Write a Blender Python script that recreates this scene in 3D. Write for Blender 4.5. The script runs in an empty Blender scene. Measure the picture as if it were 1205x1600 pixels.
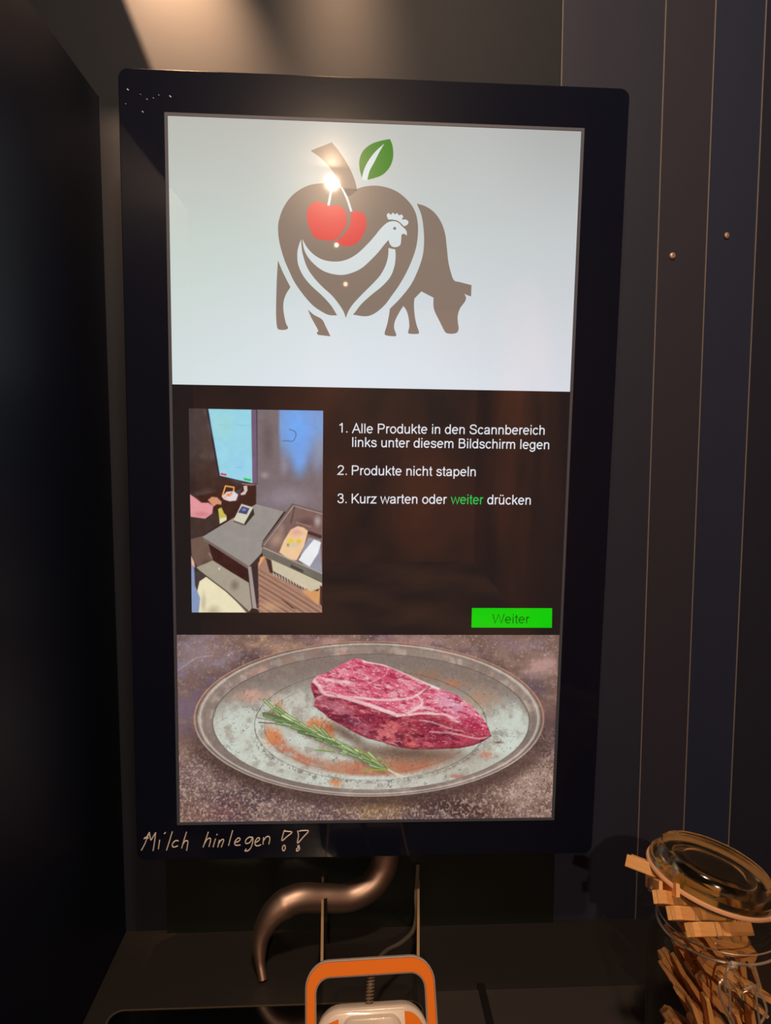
import bpy, bmesh, math, random
import numpy as np
from mathutils import Vector, Matrix
from mathutils.geometry import tessellate_polygon

random.seed(7); RNG = np.random.default_rng(5)
scene = bpy.context.scene
COL = scene.collection

# ---------------------------------------------------------------- camera
F = 1130.0                                   # focal length in pixels of the 1205x1600 frame
R = np.array([[0.999049037, -0.00291246836, 0.0435033345],      # camera axes (right, down, forward) -> room axes
              [-0.0435901235, -0.0887129428, 0.995102967],
              [0.000961102926, -0.996052976, -0.0887555349]])
CAM = np.array([0.0, -0.80924012, 1.45])
cam = bpy.data.cameras.new('camera'); cam_o = bpy.data.objects.new('camera', cam); COL.objects.link(cam_o)
cam.sensor_fit = 'VERTICAL'; cam.sensor_height = 36.0; cam.lens = F / 1600 * 36.0
cam.clip_start = 0.02; cam.clip_end = 50
m = np.eye(4); m[:3, 0] = R[:, 0]; m[:3, 1] = -R[:, 1]; m[:3, 2] = -R[:, 2]; m[:3, 3] = CAM
cam_o.matrix_world = Matrix(m.tolist()); scene.camera = cam_o

def ray(px, py): return R @ np.array([(px - 602.5) / F, (py - 800) / F, 1.0])
def atY(px, py, y): v = ray(px, py); return CAM + v * ((y - CAM[1]) / v[1])
def atZ(px, py, z): v = ray(px, py); return CAM + v * ((z - CAM[2]) / v[2])

# ---------------------------------------------------------------- world, exposure
w = bpy.data.worlds.new('world'); scene.world = w; w.use_nodes = True
w.node_tree.nodes['Background'].inputs[0].default_value = (0.05, 0.06, 0.09, 1)
w.node_tree.nodes['Background'].inputs[1].default_value = 0.2
vs = scene.view_settings
vs.view_transform = 'Standard'; vs.look = 'None'; vs.exposure = 0.0; vs.gamma = 1.0; vs.use_curve_mapping = False

# ---------------------------------------------------------------- lights
DX = np.array([0.99987868, 0.00829793, -0.01318246])     # display right
DY = np.array([0.01337972, -0.02418309, 0.99961801])     # display up
DN = np.array([0.00797597, -0.99967311, -0.02429118])    # display normal, towards the viewer
DC = np.array([0.01901587, -0.075, 1.40650817])          # centre of the screen
def mirror(px, py, z):
    """where a lamp at height z hangs so that the glass mirrors it at pixel px, py"""
    v = ray(px, py); t = ((DC - CAM) @ DN) / (v @ DN); P = CAM + v * t
    r = v - 2 * (v @ DN) * DN
    return P + r * ((z - P[2]) / r[2])
WARM = (1.0, 0.70, 0.46)
def area(name, loc, size, power, color, aim=None, spread=math.pi):
    l = bpy.data.lights.new(name, 'AREA'); l.shape = 'DISK'; l.size = size; l.energy = power; l.color = color; l.spread = spread
    o = bpy.data.objects.new(name, l); COL.objects.link(o); o.location = loc
    if aim is not None:
        o.rotation_euler = (Vector(aim) - Vector(loc)).to_track_quat('-Z', 'Y').to_euler()
    return o
CEIL = 2.45
area('ceiling_lamp', mirror(519, 286, CEIL - .05), .034, 17.0, WARM, (0.1, -.2, 1.2))
area('ceiling_lamp', mirror(540, 444, CEIL - .05), .030, 0.06, WARM, (0.1, -.2, 1.2))
area('ceiling_lamp', mirror(526, 383, CEIL - .05), .022, 0.06, WARM, (0.1, -.2, 1.2))
area('ceiling_lamp', mirror(552, 522, CEIL - .05), .040, 0.05, WARM, (0.1, -.2, 1.2))
area('overhead_fill', (0.05, -0.78, CEIL - .05), .12, 10.0, WARM, (0.15, -.30, 0.9))  # added fill over the counter, placed so the screen does not mirror it
area('rear_fill', (0.45, -3.6, 2.3), .30, 85.0, WARM, (0.5, -6.0, 0.6), 2.2)  # added fill on the rear room for brown reflections in the dark screen
def spot(name, loc, aim, power, angle, blend, color, radius):
    l = bpy.data.lights.new(name, 'SPOT'); l.energy = power; l.spot_size = math.radians(angle); l.spot_blend = blend
    l.color = color; l.shadow_soft_size = radius
    o = bpy.data.objects.new(name, l); COL.objects.link(o); o.location = loc
    o.rotation_euler = (Vector(aim) - Vector(loc)).to_track_quat('-Z', 'Y').to_euler()
    return o
WASH = Vector((-0.235, -0.078, 2.12))
spot('wall_glow_spot', WASH, atY(275, 40, 0), 88, 44, 1.0, (1.0, .55, .27), .0035)
spot('wall_glow_spot', (-0.03, -0.078, 2.16), atY(535, 70, 0), 46, 26, 1.0, (1.0, .56, .28), .035)  # added spot imitating a soft glare glow; no second lamp known here

# ---------------------------------------------------------------- materials
def srgb(c):
    c = np.asarray(c, float) / 255.0
    return np.where(c <= .04045, c / 12.92, ((c + .055) / 1.055) ** 2.4)
def mat(name, rgb, rough=.5, metal=0.0, coat=0.0, spec=.5, emit=None, noise=0.0, nscale=30.0, bump=0.0, trans=0.0, ior=1.45, stretch=None):
    M = bpy.data.materials.new(name); M.use_nodes = True; nt = M.node_tree; b = nt.nodes['Principled BSDF']
    c = (*srgb(rgb), 1)
    b.inputs['Base Color'].default_value = c; b.inputs['Roughness'].default_value = rough; b.inputs['Metallic'].default_value = metal
    b.inputs['Coat Weight'].default_value = coat; b.inputs['Coat Roughness'].default_value = .03
    b.inputs['Specular IOR Level'].default_value = spec; b.inputs['IOR'].default_value = ior
    b.inputs['Transmission Weight'].default_value = trans
    if emit is not None:
        b.inputs['Emission Color'].default_value = (*srgb(emit), 1); b.inputs['Emission Strength'].default_value = 1.0
    if noise or bump:
        tc = nt.nodes.new('ShaderNodeTexCoord'); n = nt.nodes.new('ShaderNodeTexNoise'); n.inputs['Scale'].default_value = nscale; n.inputs['Detail'].default_value = 5
        if stretch:
            mp = nt.nodes.new('ShaderNodeMapping'); mp.inputs['Scale'].default_value = stretch
            nt.links.new(tc.outputs['Object'], mp.inputs['Vector']); nt.links.new(mp.outputs['Vector'], n.inputs['Vector'])
        else:
            nt.links.new(tc.outputs['Object'], n.inputs['Vector'])
        if noise:
            r = nt.nodes.new('ShaderNodeMapRange'); r.inputs[3].default_value = 1 - noise; r.inputs[4].default_value = 1 + noise
            nt.links.new(n.outputs['Fac'], r.inputs[0])
            mx = nt.nodes.new('ShaderNodeVectorMath'); mx.operation = 'SCALE'; mx.inputs[0].default_value = c[:3]
            nt.links.new(r.outputs[0], mx.inputs['Scale']); nt.links.new(mx.outputs[0], b.inputs['Base Color'])
        if bump:
            bp = nt.nodes.new('ShaderNodeBump'); bp.inputs['Strength'].default_value = bump; bp.inputs['Distance'].default_value = .001
            nt.links.new(n.outputs['Fac'], bp.inputs['Height']); nt.links.new(bp.outputs[0], b.inputs['Normal'])
    return M
def screen_mat(name, rgb=None, attr=False, strength=1.0, sample='NONE'):
    """glossy bonded glass over lit pixels: emission plus the mirror of the glass"""
    M = bpy.data.materials.new(name); M.use_nodes = True; nt = M.node_tree; b = nt.nodes['Principled BSDF']
    b.inputs['Base Color'].default_value = (.004, .004, .004, 1); b.inputs['Roughness'].default_value = .21; b.inputs['Specular IOR Level'].default_value = .13
    b.inputs['Coat Weight'].default_value = 1.0; b.inputs['Coat Roughness'].default_value = .022
    b.inputs['Emission Strength'].default_value = strength
    if attr:
        a = nt.nodes.new('ShaderNodeVertexColor'); a.layer_name = 'picture'
        nt.links.new(a.outputs['Color'], b.inputs['Emission Color'])
    else:
        b.inputs['Emission Color'].default_value = (*srgb(rgb), 1)
    M.cycles.emission_sampling = sample
    return M
def thin_glass(name, tint=(.975, .98, .97), rough=.02, base=.02):
    M = bpy.data.materials.new(name); M.use_nodes = True; nt = M.node_tree; nt.nodes.clear()
    out = nt.nodes.new('ShaderNodeOutputMaterial'); mx = nt.nodes.new('ShaderNodeMixShader'); t = nt.nodes.new('ShaderNodeBsdfTransparent'); g = nt.nodes.new('ShaderNodeBsdfGlossy')
    lw = nt.nodes.new('ShaderNodeLayerWeight'); lw.inputs['Blend'].default_value = .5
    pw = nt.nodes.new('ShaderNodeMath'); pw.operation = 'POWER'; pw.inputs[1].default_value = 4.0; fr = nt.nodes.new('ShaderNodeMath'); fr.operation = 'MULTIPLY_ADD'; fr.inputs[1].default_value = .5; fr.inputs[2].default_value = base
    nt.links.new(lw.outputs['Facing'], pw.inputs[0]); nt.links.new(pw.outputs[0], fr.inputs[0])
    t.inputs[0].default_value = (*tint, 1); g.inputs['Roughness'].default_value = rough
    nt.links.new(fr.outputs[0], mx.inputs[0]); nt.links.new(t.outputs[0], mx.inputs[1]); nt.links.new(g.outputs[0], mx.inputs[2]); nt.links.new(mx.outputs[0], out.inputs[0])
    return M

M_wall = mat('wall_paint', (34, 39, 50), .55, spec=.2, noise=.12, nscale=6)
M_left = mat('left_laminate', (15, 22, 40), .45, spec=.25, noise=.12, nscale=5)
M_board = mat('board_laminate', (42, 48, 68), .55, spec=.3, noise=.1, nscale=4, stretch=(4, 4, .4))
M_board2 = mat('board_laminate_brown', (46, 48, 64), .55, spec=.3, noise=.1, nscale=4, stretch=(4, 4, .4))
M_boardb = mat('board_laminate_blue', (36, 46, 72), .55, spec=.3, noise=.1, nscale=4, stretch=(4, 4, .4))
M_boardd = mat('board_laminate_dark', (32, 38, 56), .55, spec=.3, noise=.1, nscale=4, stretch=(4, 4, .4))
M_edge = mat('board_edge', (126, 122, 124), .5, spec=.2)
M_back = mat('backing_board', (20, 26, 24), .30)
M_counter = mat('counter_laminate', (38, 35, 36), .5, noise=.15, nscale=220, bump=.05)
M_plate = mat('scan_glass', (8, 9, 12), .12, coat=.5)
M_plate_edge = mat('scan_edge', (84, 74, 62), .4)
M_mat = mat('rubber_mat', (50, 46, 46), .7, noise=.15, nscale=300)
M_black = mat('black_rubber', (14, 14, 15), .5)
M_ceil = mat('ceiling_paint', (60, 56, 52), .7)
M_floor = mat('floor_vinyl', (124, 96, 74), .6, noise=.8, nscale=1.3)
M_rear = mat('rear_wood', (150, 96, 58), .5, noise=.9, nscale=1.1, stretch=(1.0, 1.0, .8))
for mm_ in (M_rear, M_floor):
    for nd in mm_.node_tree.nodes:
        if nd.type == 'MAP_RANGE': nd.inputs[1].default_value = .34; nd.inputs[2].default_value = .66; nd.inputs[3].default_value = .15
M_dark = mat('dark_cladding', (28, 26, 28), .5)
M_bezel = mat('bezel_glass', (17, 22, 40), .22, spec=.15, coat=.35); M_bezel.node_tree.nodes['Principled BSDF'].inputs['Coat Roughness'].default_value = .04
M_house = mat('display_housing', (16, 16, 18), .45)
M_trim = mat('screen_trim', (80, 88, 108), .45)
M_chalk = mat('chalk_marker', (245, 238, 236), .8)
M_dust = mat('dust', (230, 225, 215), .8)
M_pipe = mat('bronze_tube', (186, 162, 152), .46, metal=1.0, noise=.15, nscale=20)
M_rod = mat('rod_metal', (205, 170, 135), .5, metal=.2)
M_roddark = mat('rod_dark', (14, 13, 12), .5)
M_cable = mat('cable_sleeve', (90, 84, 76), .5, bump=.5, nscale=900)
M_coil = mat('coiled_relief', (120, 100, 82), .5)
M_white = mat('white_plastic', (226, 214, 204), .28, coat=.3)
M_grey = mat('grey_plastic', (176, 162, 158), .42)
M_orange = mat('orange_plastic', (246, 128, 0), .5, spec=.3)
M_window = mat('scan_window', (5, 5, 6), .08)
M_wood = mat('clothespin_wood', (230, 174, 112), .62, noise=.22, nscale=60, stretch=(.6, 6, 6))
M_wood2 = mat('clothespin_wood_yellow', (216, 160, 78), .62, noise=.25, nscale=60, stretch=(.6, 6, 6))
M_wire = mat('steel_wire', (205, 195, 185), .3, metal=.7)
M_glass = thin_glass('jar_glass', (.97, .97, .95))
M_lid = mat('lid_glass', (214, 212, 180), .12, trans=1.0, ior=1.5)
M_seal = mat('rubber_seal', (236, 186, 148), .55)
M_brass = mat('brass_screw', (196, 170, 155), .4, metal=.4)

# ---------------------------------------------------------------- mesh helpers
class MB:
    def __init__(s): s.v = []; s.f = []; s.mi = []; s.cur = 0
    def add(s, vs, fs):
        o = len(s.v); s.v += [tuple(map(float, p)) for p in vs]; s.f += [tuple(i + o for i in f) for f in fs]; s.mi += [s.cur] * len(fs)
    def box(s, a, b):
        (x0, y0, z0), (x1, y1, z1) = a, b
        s.add([(x0, y0, z0), (x1, y0, z0), (x1, y1, z0), (x0, y1, z0), (x0, y0, z1), (x1, y0, z1), (x1, y1, z1), (x0, y1, z1)],
              [(0, 3, 2, 1), (4, 5, 6, 7), (0, 1, 5, 4), (1, 2, 6, 5), (2, 3, 7, 6), (3, 0, 4, 7)])
    def loops(s, loops, closed=False, cap0=True, cap1=True):
        n = len(loops[0]); vs = [p for l in loops for p in l]; fs = []
        for k in range(len(loops) if closed else len(loops) - 1):
            k2 = (k + 1) % len(loops)
            for i in range(n): fs.append((k * n + i, k * n + (i + 1) % n, k2 * n + (i + 1) % n, k2 * n + i))
        if not closed:
            if cap0: fs.append(tuple(range(n))[::-1])
            if cap1: fs.append(tuple((len(loops) - 1) * n + i for i in range(n)))
        s.add(vs, fs)
    def tube(s, pts, r, n=10, closed=False):
        P = [Vector(p) for p in pts]; k = len(P); rs = r if isinstance(r, (list, tuple)) else [r] * k
        T = []
        for i in range(k):
            a = P[(i - 1) % k] if (closed or i > 0) else P[i]; b = P[(i + 1) % k] if (closed or i < k - 1) else P[i]
            T.append((b - a).normalized())
        u = T[0].orthogonal().normalized(); L = []
        for i in range(k):
            u = (u - T[i] * u.dot(T[i])).normalized(); v = T[i].cross(u)
            L.append([tuple(P[i] + (u * math.cos(2 * math.pi * j / n) + v * math.sin(2 * math.pi * j / n)) * rs[i]) for j in range(n)])
        s.loops(L, closed=closed)
    def lathe(s, prof, n=48, closed=False):
        L = [[(r * math.cos(2 * math.pi * j / n), r * math.sin(2 * math.pi * j / n), z) for j in range(n)] for r, z in prof]
        s.loops(L, closed=closed)
    def build(s, name, mats, parent=None, smooth=False):
        me = bpy.data.meshes.new(name); me.from_pydata(s.v, [], s.f); me.validate()
        for mm in (mats if isinstance(mats, (list, tuple)) else [mats]): me.materials.append(mm)
        if len(me.polygons) == len(s.mi): me.polygons.foreach_set('material_index', s.mi)
        bm = bmesh.new(); bm.from_mesh(me); bmesh.ops.recalc_face_normals(bm, faces=bm.faces); bm.to_mesh(me); bm.free()
        if smooth:
            me.polygons.foreach_set('use_smooth', [True] * len(me.polygons))
            try: me.set_sharp_from_angle(angle=math.radians(40))
            except Exception: pass
        o = bpy.data.objects.new(name, me); COL.objects.link(o)
        if parent is not None: o.parent = parent
        return o
def tag(o, label=None, cat=None, group=None, kind=None):
    if label: o['label'] = label
    if cat: o['category'] = cat
    if group: o['group'] = group
    if kind: o['kind'] = kind
    return o
def empty(name, mtx): 
    o = bpy.data.objects.new(name, None); o.empty_display_size = .02; COL.objects.link(o); o.matrix_world = mtx; return o
def frame_matrix(x, y, z, loc):
    return Matrix(((x[0], y[0], z[0], loc[0]), (x[1], y[1], z[1], loc[1]), (x[2], y[2], z[2], loc[2]), (0, 0, 0, 1)))
def rrect(x0, x1, y0, y1, r, z, n=8):
    P = []
    for cx, cy, a0 in ((x1 - r, y1 - r, 0), (x0 + r, y1 - r, 90), (x0 + r, y0 + r, 180), (x1 - r, y0 + r, 270)):
        for i in range(n + 1):
            a = math.radians(a0 + 90 * i / n); P.append((cx + r * math.cos(a), cy + r * math.sin(a), z))
    return P
def slab(mb, x0, x1, y0, y1, r, prof, n=8):
    mb.loops([rrect(x0 + i, x1 - i, y0 + i, y1 - i, max(r - i, .0004), z, n) for i, z in prof])
def smooth_path(pts, per=10, closed=False):
    P = np.array(pts, float); n = len(P); out = []
    for i in range(n if closed else n - 1):
        p1, p2 = P[i], P[(i + 1) % n]
        p0 = P[(i - 1) % n] if (closed or i > 0) else 2 * p1 - p2
        p3 = P[(i + 2) % n] if (closed or i < n - 2) else 2 * p2 - p1
        for k in range(per):
            t = k / per
            out.append(.5 * ((2 * p1) + (p2 - p0) * t + (2 * p0 - 5 * p1 + 4 * p2 - p3) * t * t + (3 * p1 - p0 - 3 * p2 + p3) * t ** 3))
    if not closed: out.append(P[-1])
    return np.array(out)

# ---------------------------------------------------------------- room
ZC = 0.8886                                  # counter top
XL = -0.267                                  # left partition face
def structure(name, mb, mats): return tag(mb.build(name, mats), kind='structure')
YR = -6.4
b = MB(); b.box((-1.35, 0, 0), (0.2235, .08, CEIL)); structure('wall_back', b, M_wall)
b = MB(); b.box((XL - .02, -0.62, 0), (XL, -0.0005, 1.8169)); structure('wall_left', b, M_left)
b = MB(); b.box((-1.43, YR, 0), (-1.35, .08, CEIL)); structure('wall_far_left', b, M_rear)
b = MB(); b.box((1.30, YR, 0), (1.38, .08, CEIL)); structure('wall_right', b, M_rear)
b = MB(); b.box((-1.43, YR - .08, 0), (1.38, YR, CEIL)); structure('wall_rear', b, M_rear)
b = MB(); b.box((-1.43, YR - .08, -.05), (1.38, .08, 0)); structure('floor', b, M_floor)
b = MB(); b.box((-1.43, YR - .08, CEIL), (1.38, .08, CEIL + .05)); structure('ceiling', b, M_ceil)
# vertical cladding boards right of the display
for i, (xa, xb, ya, yb, mm) in enumerate(((.2235, .3349, -.003, -.003, M_board), (.3349, .3894, -.003, -.0034, M_board2), (.3894, .4448, -.003, -.0034, M_boardb), (.4448, 1.30, -.003, -.004, M_boardd))):
    b = MB()
    b.add([(xa, ya, 0), (xb, yb, 0), (xb, .08, 0), (xa, .08, 0), (xa, ya, CEIL), (xb, yb, CEIL), (xb, .08, CEIL), (xa, .08, CEIL)],
          [(0, 3, 2, 1), (4, 5, 6, 7), (0, 1, 5, 4), (1, 2, 6, 5), (2, 3, 7, 6), (3, 0, 4, 7)])
    b.cur = 1; b.box((xa - .0004, ya - .0016, 0.0), (xa + .0007, ya + .001, CEIL))
    structure('trim_%d' % (i + 1), b, [mm, M_edge])
b = MB(); b.box((-.2181, -.0070, ZC), (.2349, -.0001, 1.04)); structure('trim_5', b, M_back)

# counter: a table-like block against the wall
t = empty('counter', Matrix.Translation((0.1, -.28, 0)))
tag(t, 'dark counter table below the wall display, carrying the glass jar', 'counter')
b = MB(); b.box((XL + .0005 - .1, -.27, ZC - .03), (.70 - .1, .279, ZC)); b.build('counter_top', M_counter, t)
b = MB(); b.box((XL + .01 - .1, -.25, 0), (.69 - .1, .27, ZC - .03)); b.build('base_cabinet', M_dark, t)

# black glass scan plate let into the counter, and the grey mats right of it
b = MB(); slab(b, XL + .0255, .066, -.50, -.1255, .012, [(0, ZC), (0, ZC + .002), (.0008, ZC + .0028)])
pl = tag(b.build('scan_plate', M_plate), 'black glass scanning plate with pale rim on the counter, below the scanner', 'scan plate')
b = MB(); o_ = [rrect(XL + .0255 - e, .066 + e, -.50 - e, -.1255 + e, .012 + e, z) for e, z in ((0.0001, ZC), (.0014, ZC), (.0014, ZC + .003), (.0001, ZC + .003))]
b.loops(o_, closed=True); b.build('rim', M_plate_edge, pl, True)
b = MB(); slab(b, .0705, .312, -.46, -.1125, .006, [(0, ZC), (0, ZC + .0022), (.0008, ZC + .003)])
tag(b.build('counter_mat', M_mat), 'dark grey flat mat on the counter between scanner and jar', 'mat')
b = MB(); b.box((.1268, -.46, ZC + .003), (.1345, -.106, ZC + .0045))
tag(b.build('flat_strap', M_black), 'black flat strap lying across the grey counter mat', 'strap')

# added unseen lamp body; its plate is shaped to cut the light pool's edge
wl = empty('lamp_with_blocker', Matrix.Translation(WASH)); tag(wl, 'added lamp body with light-blocking plate above the display, out of view', 'lamp')
b = MB(); b.lathe([(.0001, .075), (.026, .075), (.030, .070), (.030, .012), (.027, .012), (.027, .066), (.0001, .066)], 32); hb = b.build('lamp_housing', M_black, wl, True)
W1, W2 = Vector(atY(190, 0, 0)), Vector(atY(232, 105, 0)); dW = W2 - W1
def half(P): return (Vector(P) - WASH) * .5
e1, e2 = half(W1 - dW * 1.3), half(W1 + dW * 1.8); off = Vector((-.09, 0, 0)); th = Vector((0, .0015, 0))
b = MB(); b.loops([[tuple(p) for p in (e1, e2, e2 + off, e1 + off)], [tuple(p + th) for p in (e1, e2, e2 + off, e1 + off)]]); b.build('light_blocker', M_black, wl)
b = MB(); b.box((-.006, .0, .07), (.006, .16, .082)); b.build('lamp_arm', M_black, wl)
# screws in the boards
for (px, py, lab, rz) in ((1050.5, 400, 'brass screw head in the second board right of the display, lower of two', .2), (1135, 368.5, 'brass screw head in the board nearest the right picture edge, higher of two', .9)):
    P = atY(px, py, -.0032 if px < 1100 else -.0032); b = MB()
    b.lathe([(.0001, 0), (.0034, 0), (.0036, .0012), (.0026, .0024), (.0011, .0027), (.0009, .0016), (.0001, .0016)], 20)
    s_ = b.build('screw', M_brass, None, True); s_.matrix_world = Matrix.Translation(P) @ Matrix.Rotation(math.pi / 2, 4, 'X') @ Matrix.Rotation(.5 if px > 1100 else .1, 4, 'Y')
    tag(s_, lab, 'screw', 'brass screws in the cladding')

# ---------------------------------------------------------------- the display
SW, SH = .398, .7075
def homog(src, dst):
    A = []
    for (x, y), (u, v) in zip(src, dst):
        A.append([x, y, 1, 0, 0, 0, -u * x, -u * y, -u]); A.append([0, 0, 0, x, y, 1, -v * x, -v * y, -v])
    return np.linalg.svd(np.array(A, float))[2][-1].reshape(3, 3)
HM = homog([(0, 0), (SW, 0), (SW, SH), (0, SH)], [(262.2, 181.1), (908.3, 205.6), (866.9, 1278.4), (287, 1286)])
HI = np.linalg.inv(HM)
def loc2d(px, py):
    """a point of the photographed display face in the display's own metres (origin at the screen centre)"""
    q = HI @ np.array([px, py, 1.0]); return q[0] / q[2] - SW / 2, SH / 2 - q[1] / q[2]
def to_px(x, y):
    q = HM @ np.array([(x + SW / 2), (SH / 2 - y), np.ones_like(x)]).reshape(3, -1); return (q[0] / q[2]).reshape(np.shape(x)), (q[1] / q[2]).reshape(np.shape(x))
disp = empty('touch_display', frame_matrix(DX, DY, DN, DC))
tag(disp, 'tall black wall-mounted touch screen showing apple logo, instructions and steak', 'display')
bx0, bx1, by0, by1 = -SW / 2 - .0455, SW / 2 + .0465, -SH / 2 - .0425, SH / 2 + .0415
b = MB(); slab(b, bx0, bx1, by0, by1, .009, [(.0006, -.006), (0, -.005), (0, -.0008), (.0008, 0)]); b.build('bezel', M_bezel, disp, True)
b = MB(); slab(b, bx0 + .004, bx1 - .004, by0 + .004, by1 - .004, .008, [(.004, -.040), (0, -.036), (0, -.0062)]); b.build('housing', M_house, disp, True)
b = MB(); b.box((-.12, -.12, -.0585), (.12, .12, -.0402)); b.build('wall_mount', M_house, disp)
def ring2d(mb, a, e0, e1, z0, z1):
    x0, x1, y0, y1 = a
    mb.loops([rrect(x0 - e0, x1 + e0, y0 - e0, y1 + e0, .0005, z0, 2), rrect(x0 - e1, x1 + e1, y0 - e1, y1 + e1, .0005, z0, 2), rrect(x0 - e1, x1 + e1, y0 - e1, y1 + e1, .0005, z1, 2), rrect(x0 - e0, x1 + e0, y0 - e0, y1 + e0, .0005, z1, 2)], closed=True)
SCR = (-SW / 2, SW / 2, -SH / 2, SH / 2)
b = MB(); ring2d(b, SCR, .0002, .0030, .00005, .0009); b.build('screen_trim', M_trim, disp)
b = MB(); b.box((-SW / 2, -SH / 2, .00004), (SW / 2, SH / 2, .0003))
scr = b.build('screen', screen_mat('screen_dark', (30, 25, 26)), disp)

def grid_picture(name, x0, x1, y0, y1, nx, ny, paint, z, sample='NONE'):
    xs = np.linspace(x0, x1, nx); ys = np.linspace(y1, y0, ny); X, Y = np.meshgrid(xs, ys)
    PX, PY = to_px(X, Y)
    rgb = np.clip(paint(PX, PY), 0, 255)
    me = bpy.data.meshes.new(name); nv = nx * ny; nf = (nx - 1) * (ny - 1)
    co = np.stack([X, Y, np.full_like(X, z)], -1).astype(np.float32).ravel()
    idx = np.arange(nv).reshape(ny, nx)
    q = np.stack([idx[1:, :-1], idx[1:, 1:], idx[:-1, 1:], idx[:-1, :-1]], -1).reshape(-1).astype(np.int32)
    me.vertices.add(nv); me.vertices.foreach_set('co', co)
    me.loops.add(nf * 4); me.loops.foreach_set('vertex_index', q)
    me.polygons.add(nf); me.polygons.foreach_set('loop_start', np.arange(0, nf * 4, 4, dtype=np.int32))
    try: me.polygons.foreach_set('loop_total', np.full(nf, 4, np.int32))
    except Exception: pass
    me.update(calc_edges=True)
    ca = me.color_attributes.new('picture', 'FLOAT_COLOR', 'POINT')
    c4 = np.ones((nv, 4), np.float32); c4[:, :3] = srgb(rgb.reshape(-1, 3)); ca.data.foreach_set('color', c4.ravel())
    me.materials.append(screen_mat(name + '_pixels', attr=True, sample=sample))
    o = bpy.data.objects.new(name, me); COL.objects.link(o); o.parent = scr
    return o

# --- painting tools: every picture is painted point by point in the coordinates it was measured in
def vnoise(X, Y, scale, seed, octaves=4, gain=.55):
    out = np.zeros_like(X, float); amp = 1.0; tot = 0.0
    for o in range(octaves):
        g = np.random.default_rng(seed * 31 + o).random((64, 64)); s = scale / 2 ** o
        u = (X / s) % 64; v = (Y / s) % 64; i = np.floor(u).astype(int) % 64; j = np.floor(v).astype(int) % 64; fu = u - np.floor(u); fv = v - np.floor(v)
        fu = fu * fu * (3 - 2 * fu); fv = fv * fv * (3 - 2 * fv); i2 = (i + 1) % 64; j2 = (j + 1) % 64
        out += amp * ((g[j, i] * (1 - fu) + g[j, i2] * fu) * (1 - fv) + (g[j2, i] * (1 - fu) + g[j2, i2] * fu) * fv); tot += amp; amp *= gain
    return out / tot
def sst(a, b, x): t = np.clip((x - a) / (b - a), 0, 1); return t * t * (3 - 2 * t)
def mix(img, col, mask): 
    mask = mask[..., None]; return img * (1 - mask) + np.asarray(col, float) * mask
def poly_sd(X, Y, pts):
    P = np.array(pts, float); d = np.full(X.shape, 1e18); inside = np.zeros(X.shape, bool)
    for i in range(len(P)):
        a, c = P[i], P[(i + 1) % len(P)]; e = c - a; L = max(e @ e, 1e-9)
        wx, wy = X - a[0], Y - a[1]; h = np.clip((wx * e[0] + wy * e[1]) / L, 0, 1)
        d = np.minimum(d, (wx - e[0] * h) ** 2 + (wy - e[1] * h) ** 2)
        if a[1] != c[1]:
            cond = ((a[1] > Y) != (c[1] > Y)); xi = (c[0] - a[0]) * (Y - a[1]) / (c[1] - a[1]) + a[0]; inside ^= cond & (X < xi)
    d = np.sqrt(d); return np.where(inside, -d, d)
def line_d(X, Y, pts):
    P = np.array(pts, float); d = np.full(X.shape, 1e18)
    for i in range(len(P) - 1):
        a, c = P[i], P[i + 1]; e = c - a; L = max(e @ e, 1e-9); wx, wy = X - a[0], Y - a[1]; h = np.clip((wx * e[0] + wy * e[1]) / L, 0, 1)
        d = np.minimum(d, (wx - e[0] * h) ** 2 + (wy - e[1] * h) ** 2)
    return np.sqrt(d)
def fill(img, X, Y, pts, col, soft=2.0): return mix(img, col, 1 - sst(-soft, soft, poly_sd(X, Y, pts)))
def stroke(img, X, Y, pts, col, wd, soft=1.5, op=1.0): return mix(img, col, op * (1 - sst(wd - soft, wd + soft, line_d(X, Y, pts))))
def blob(img, X, Y, cx, cy, rx, ry, col, op=1.0, ang=0.0, nz=None, hard=.0):
    c, s_ = math.cos(ang), math.sin(ang); u = (X - cx) * c + (Y - cy) * s_; v = -(X - cx) * s_ + (Y - cy) * c
    d = np.sqrt((u / rx) ** 2 + (v / ry) ** 2)
    if nz is not None: d = d + (nz - .5) * 1.6
    return mix(img, col, op * (1 - sst(hard, 1.0, d)))
def ell(X, Y, cx, cy, a, c): return np.sqrt(((X - cx) / a) ** 2 + ((Y - cy) / c) ** 2)

def paint_pane(PX, PY):  # viewing-angle falloff and tint of the screen painted into the pane colour
    u = (PX - 262) / 640; v = (PY - 181) / 430
    u = u[..., None]; v = v[..., None]
    top = np.array([190, 190, 182]) * (1 - u) + np.array([189, 190, 188]) * u
    mid = np.array([203, 214, 206]) * (1 - u) + np.array([201, 206, 208]) * u
    bot = np.array([216, 226, 228]) * (1 - u) + np.array([218, 220, 228]) * u
    img = np.where(v < .5, top * (1 - 2 * v) + mid * 2 * v, mid * (2 - 2 * v) + bot * (2 * v - 1))
    c = np.exp(-(((PX - 560) / 230) ** 2 + ((PY - 560) / 210) ** 2))[..., None]
    return img + c * np.array([8, 10, 14]) - (sst(.72, 1, u[..., 0]) * sst(.5, 0, v[..., 0]))[..., None] * 12

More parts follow.
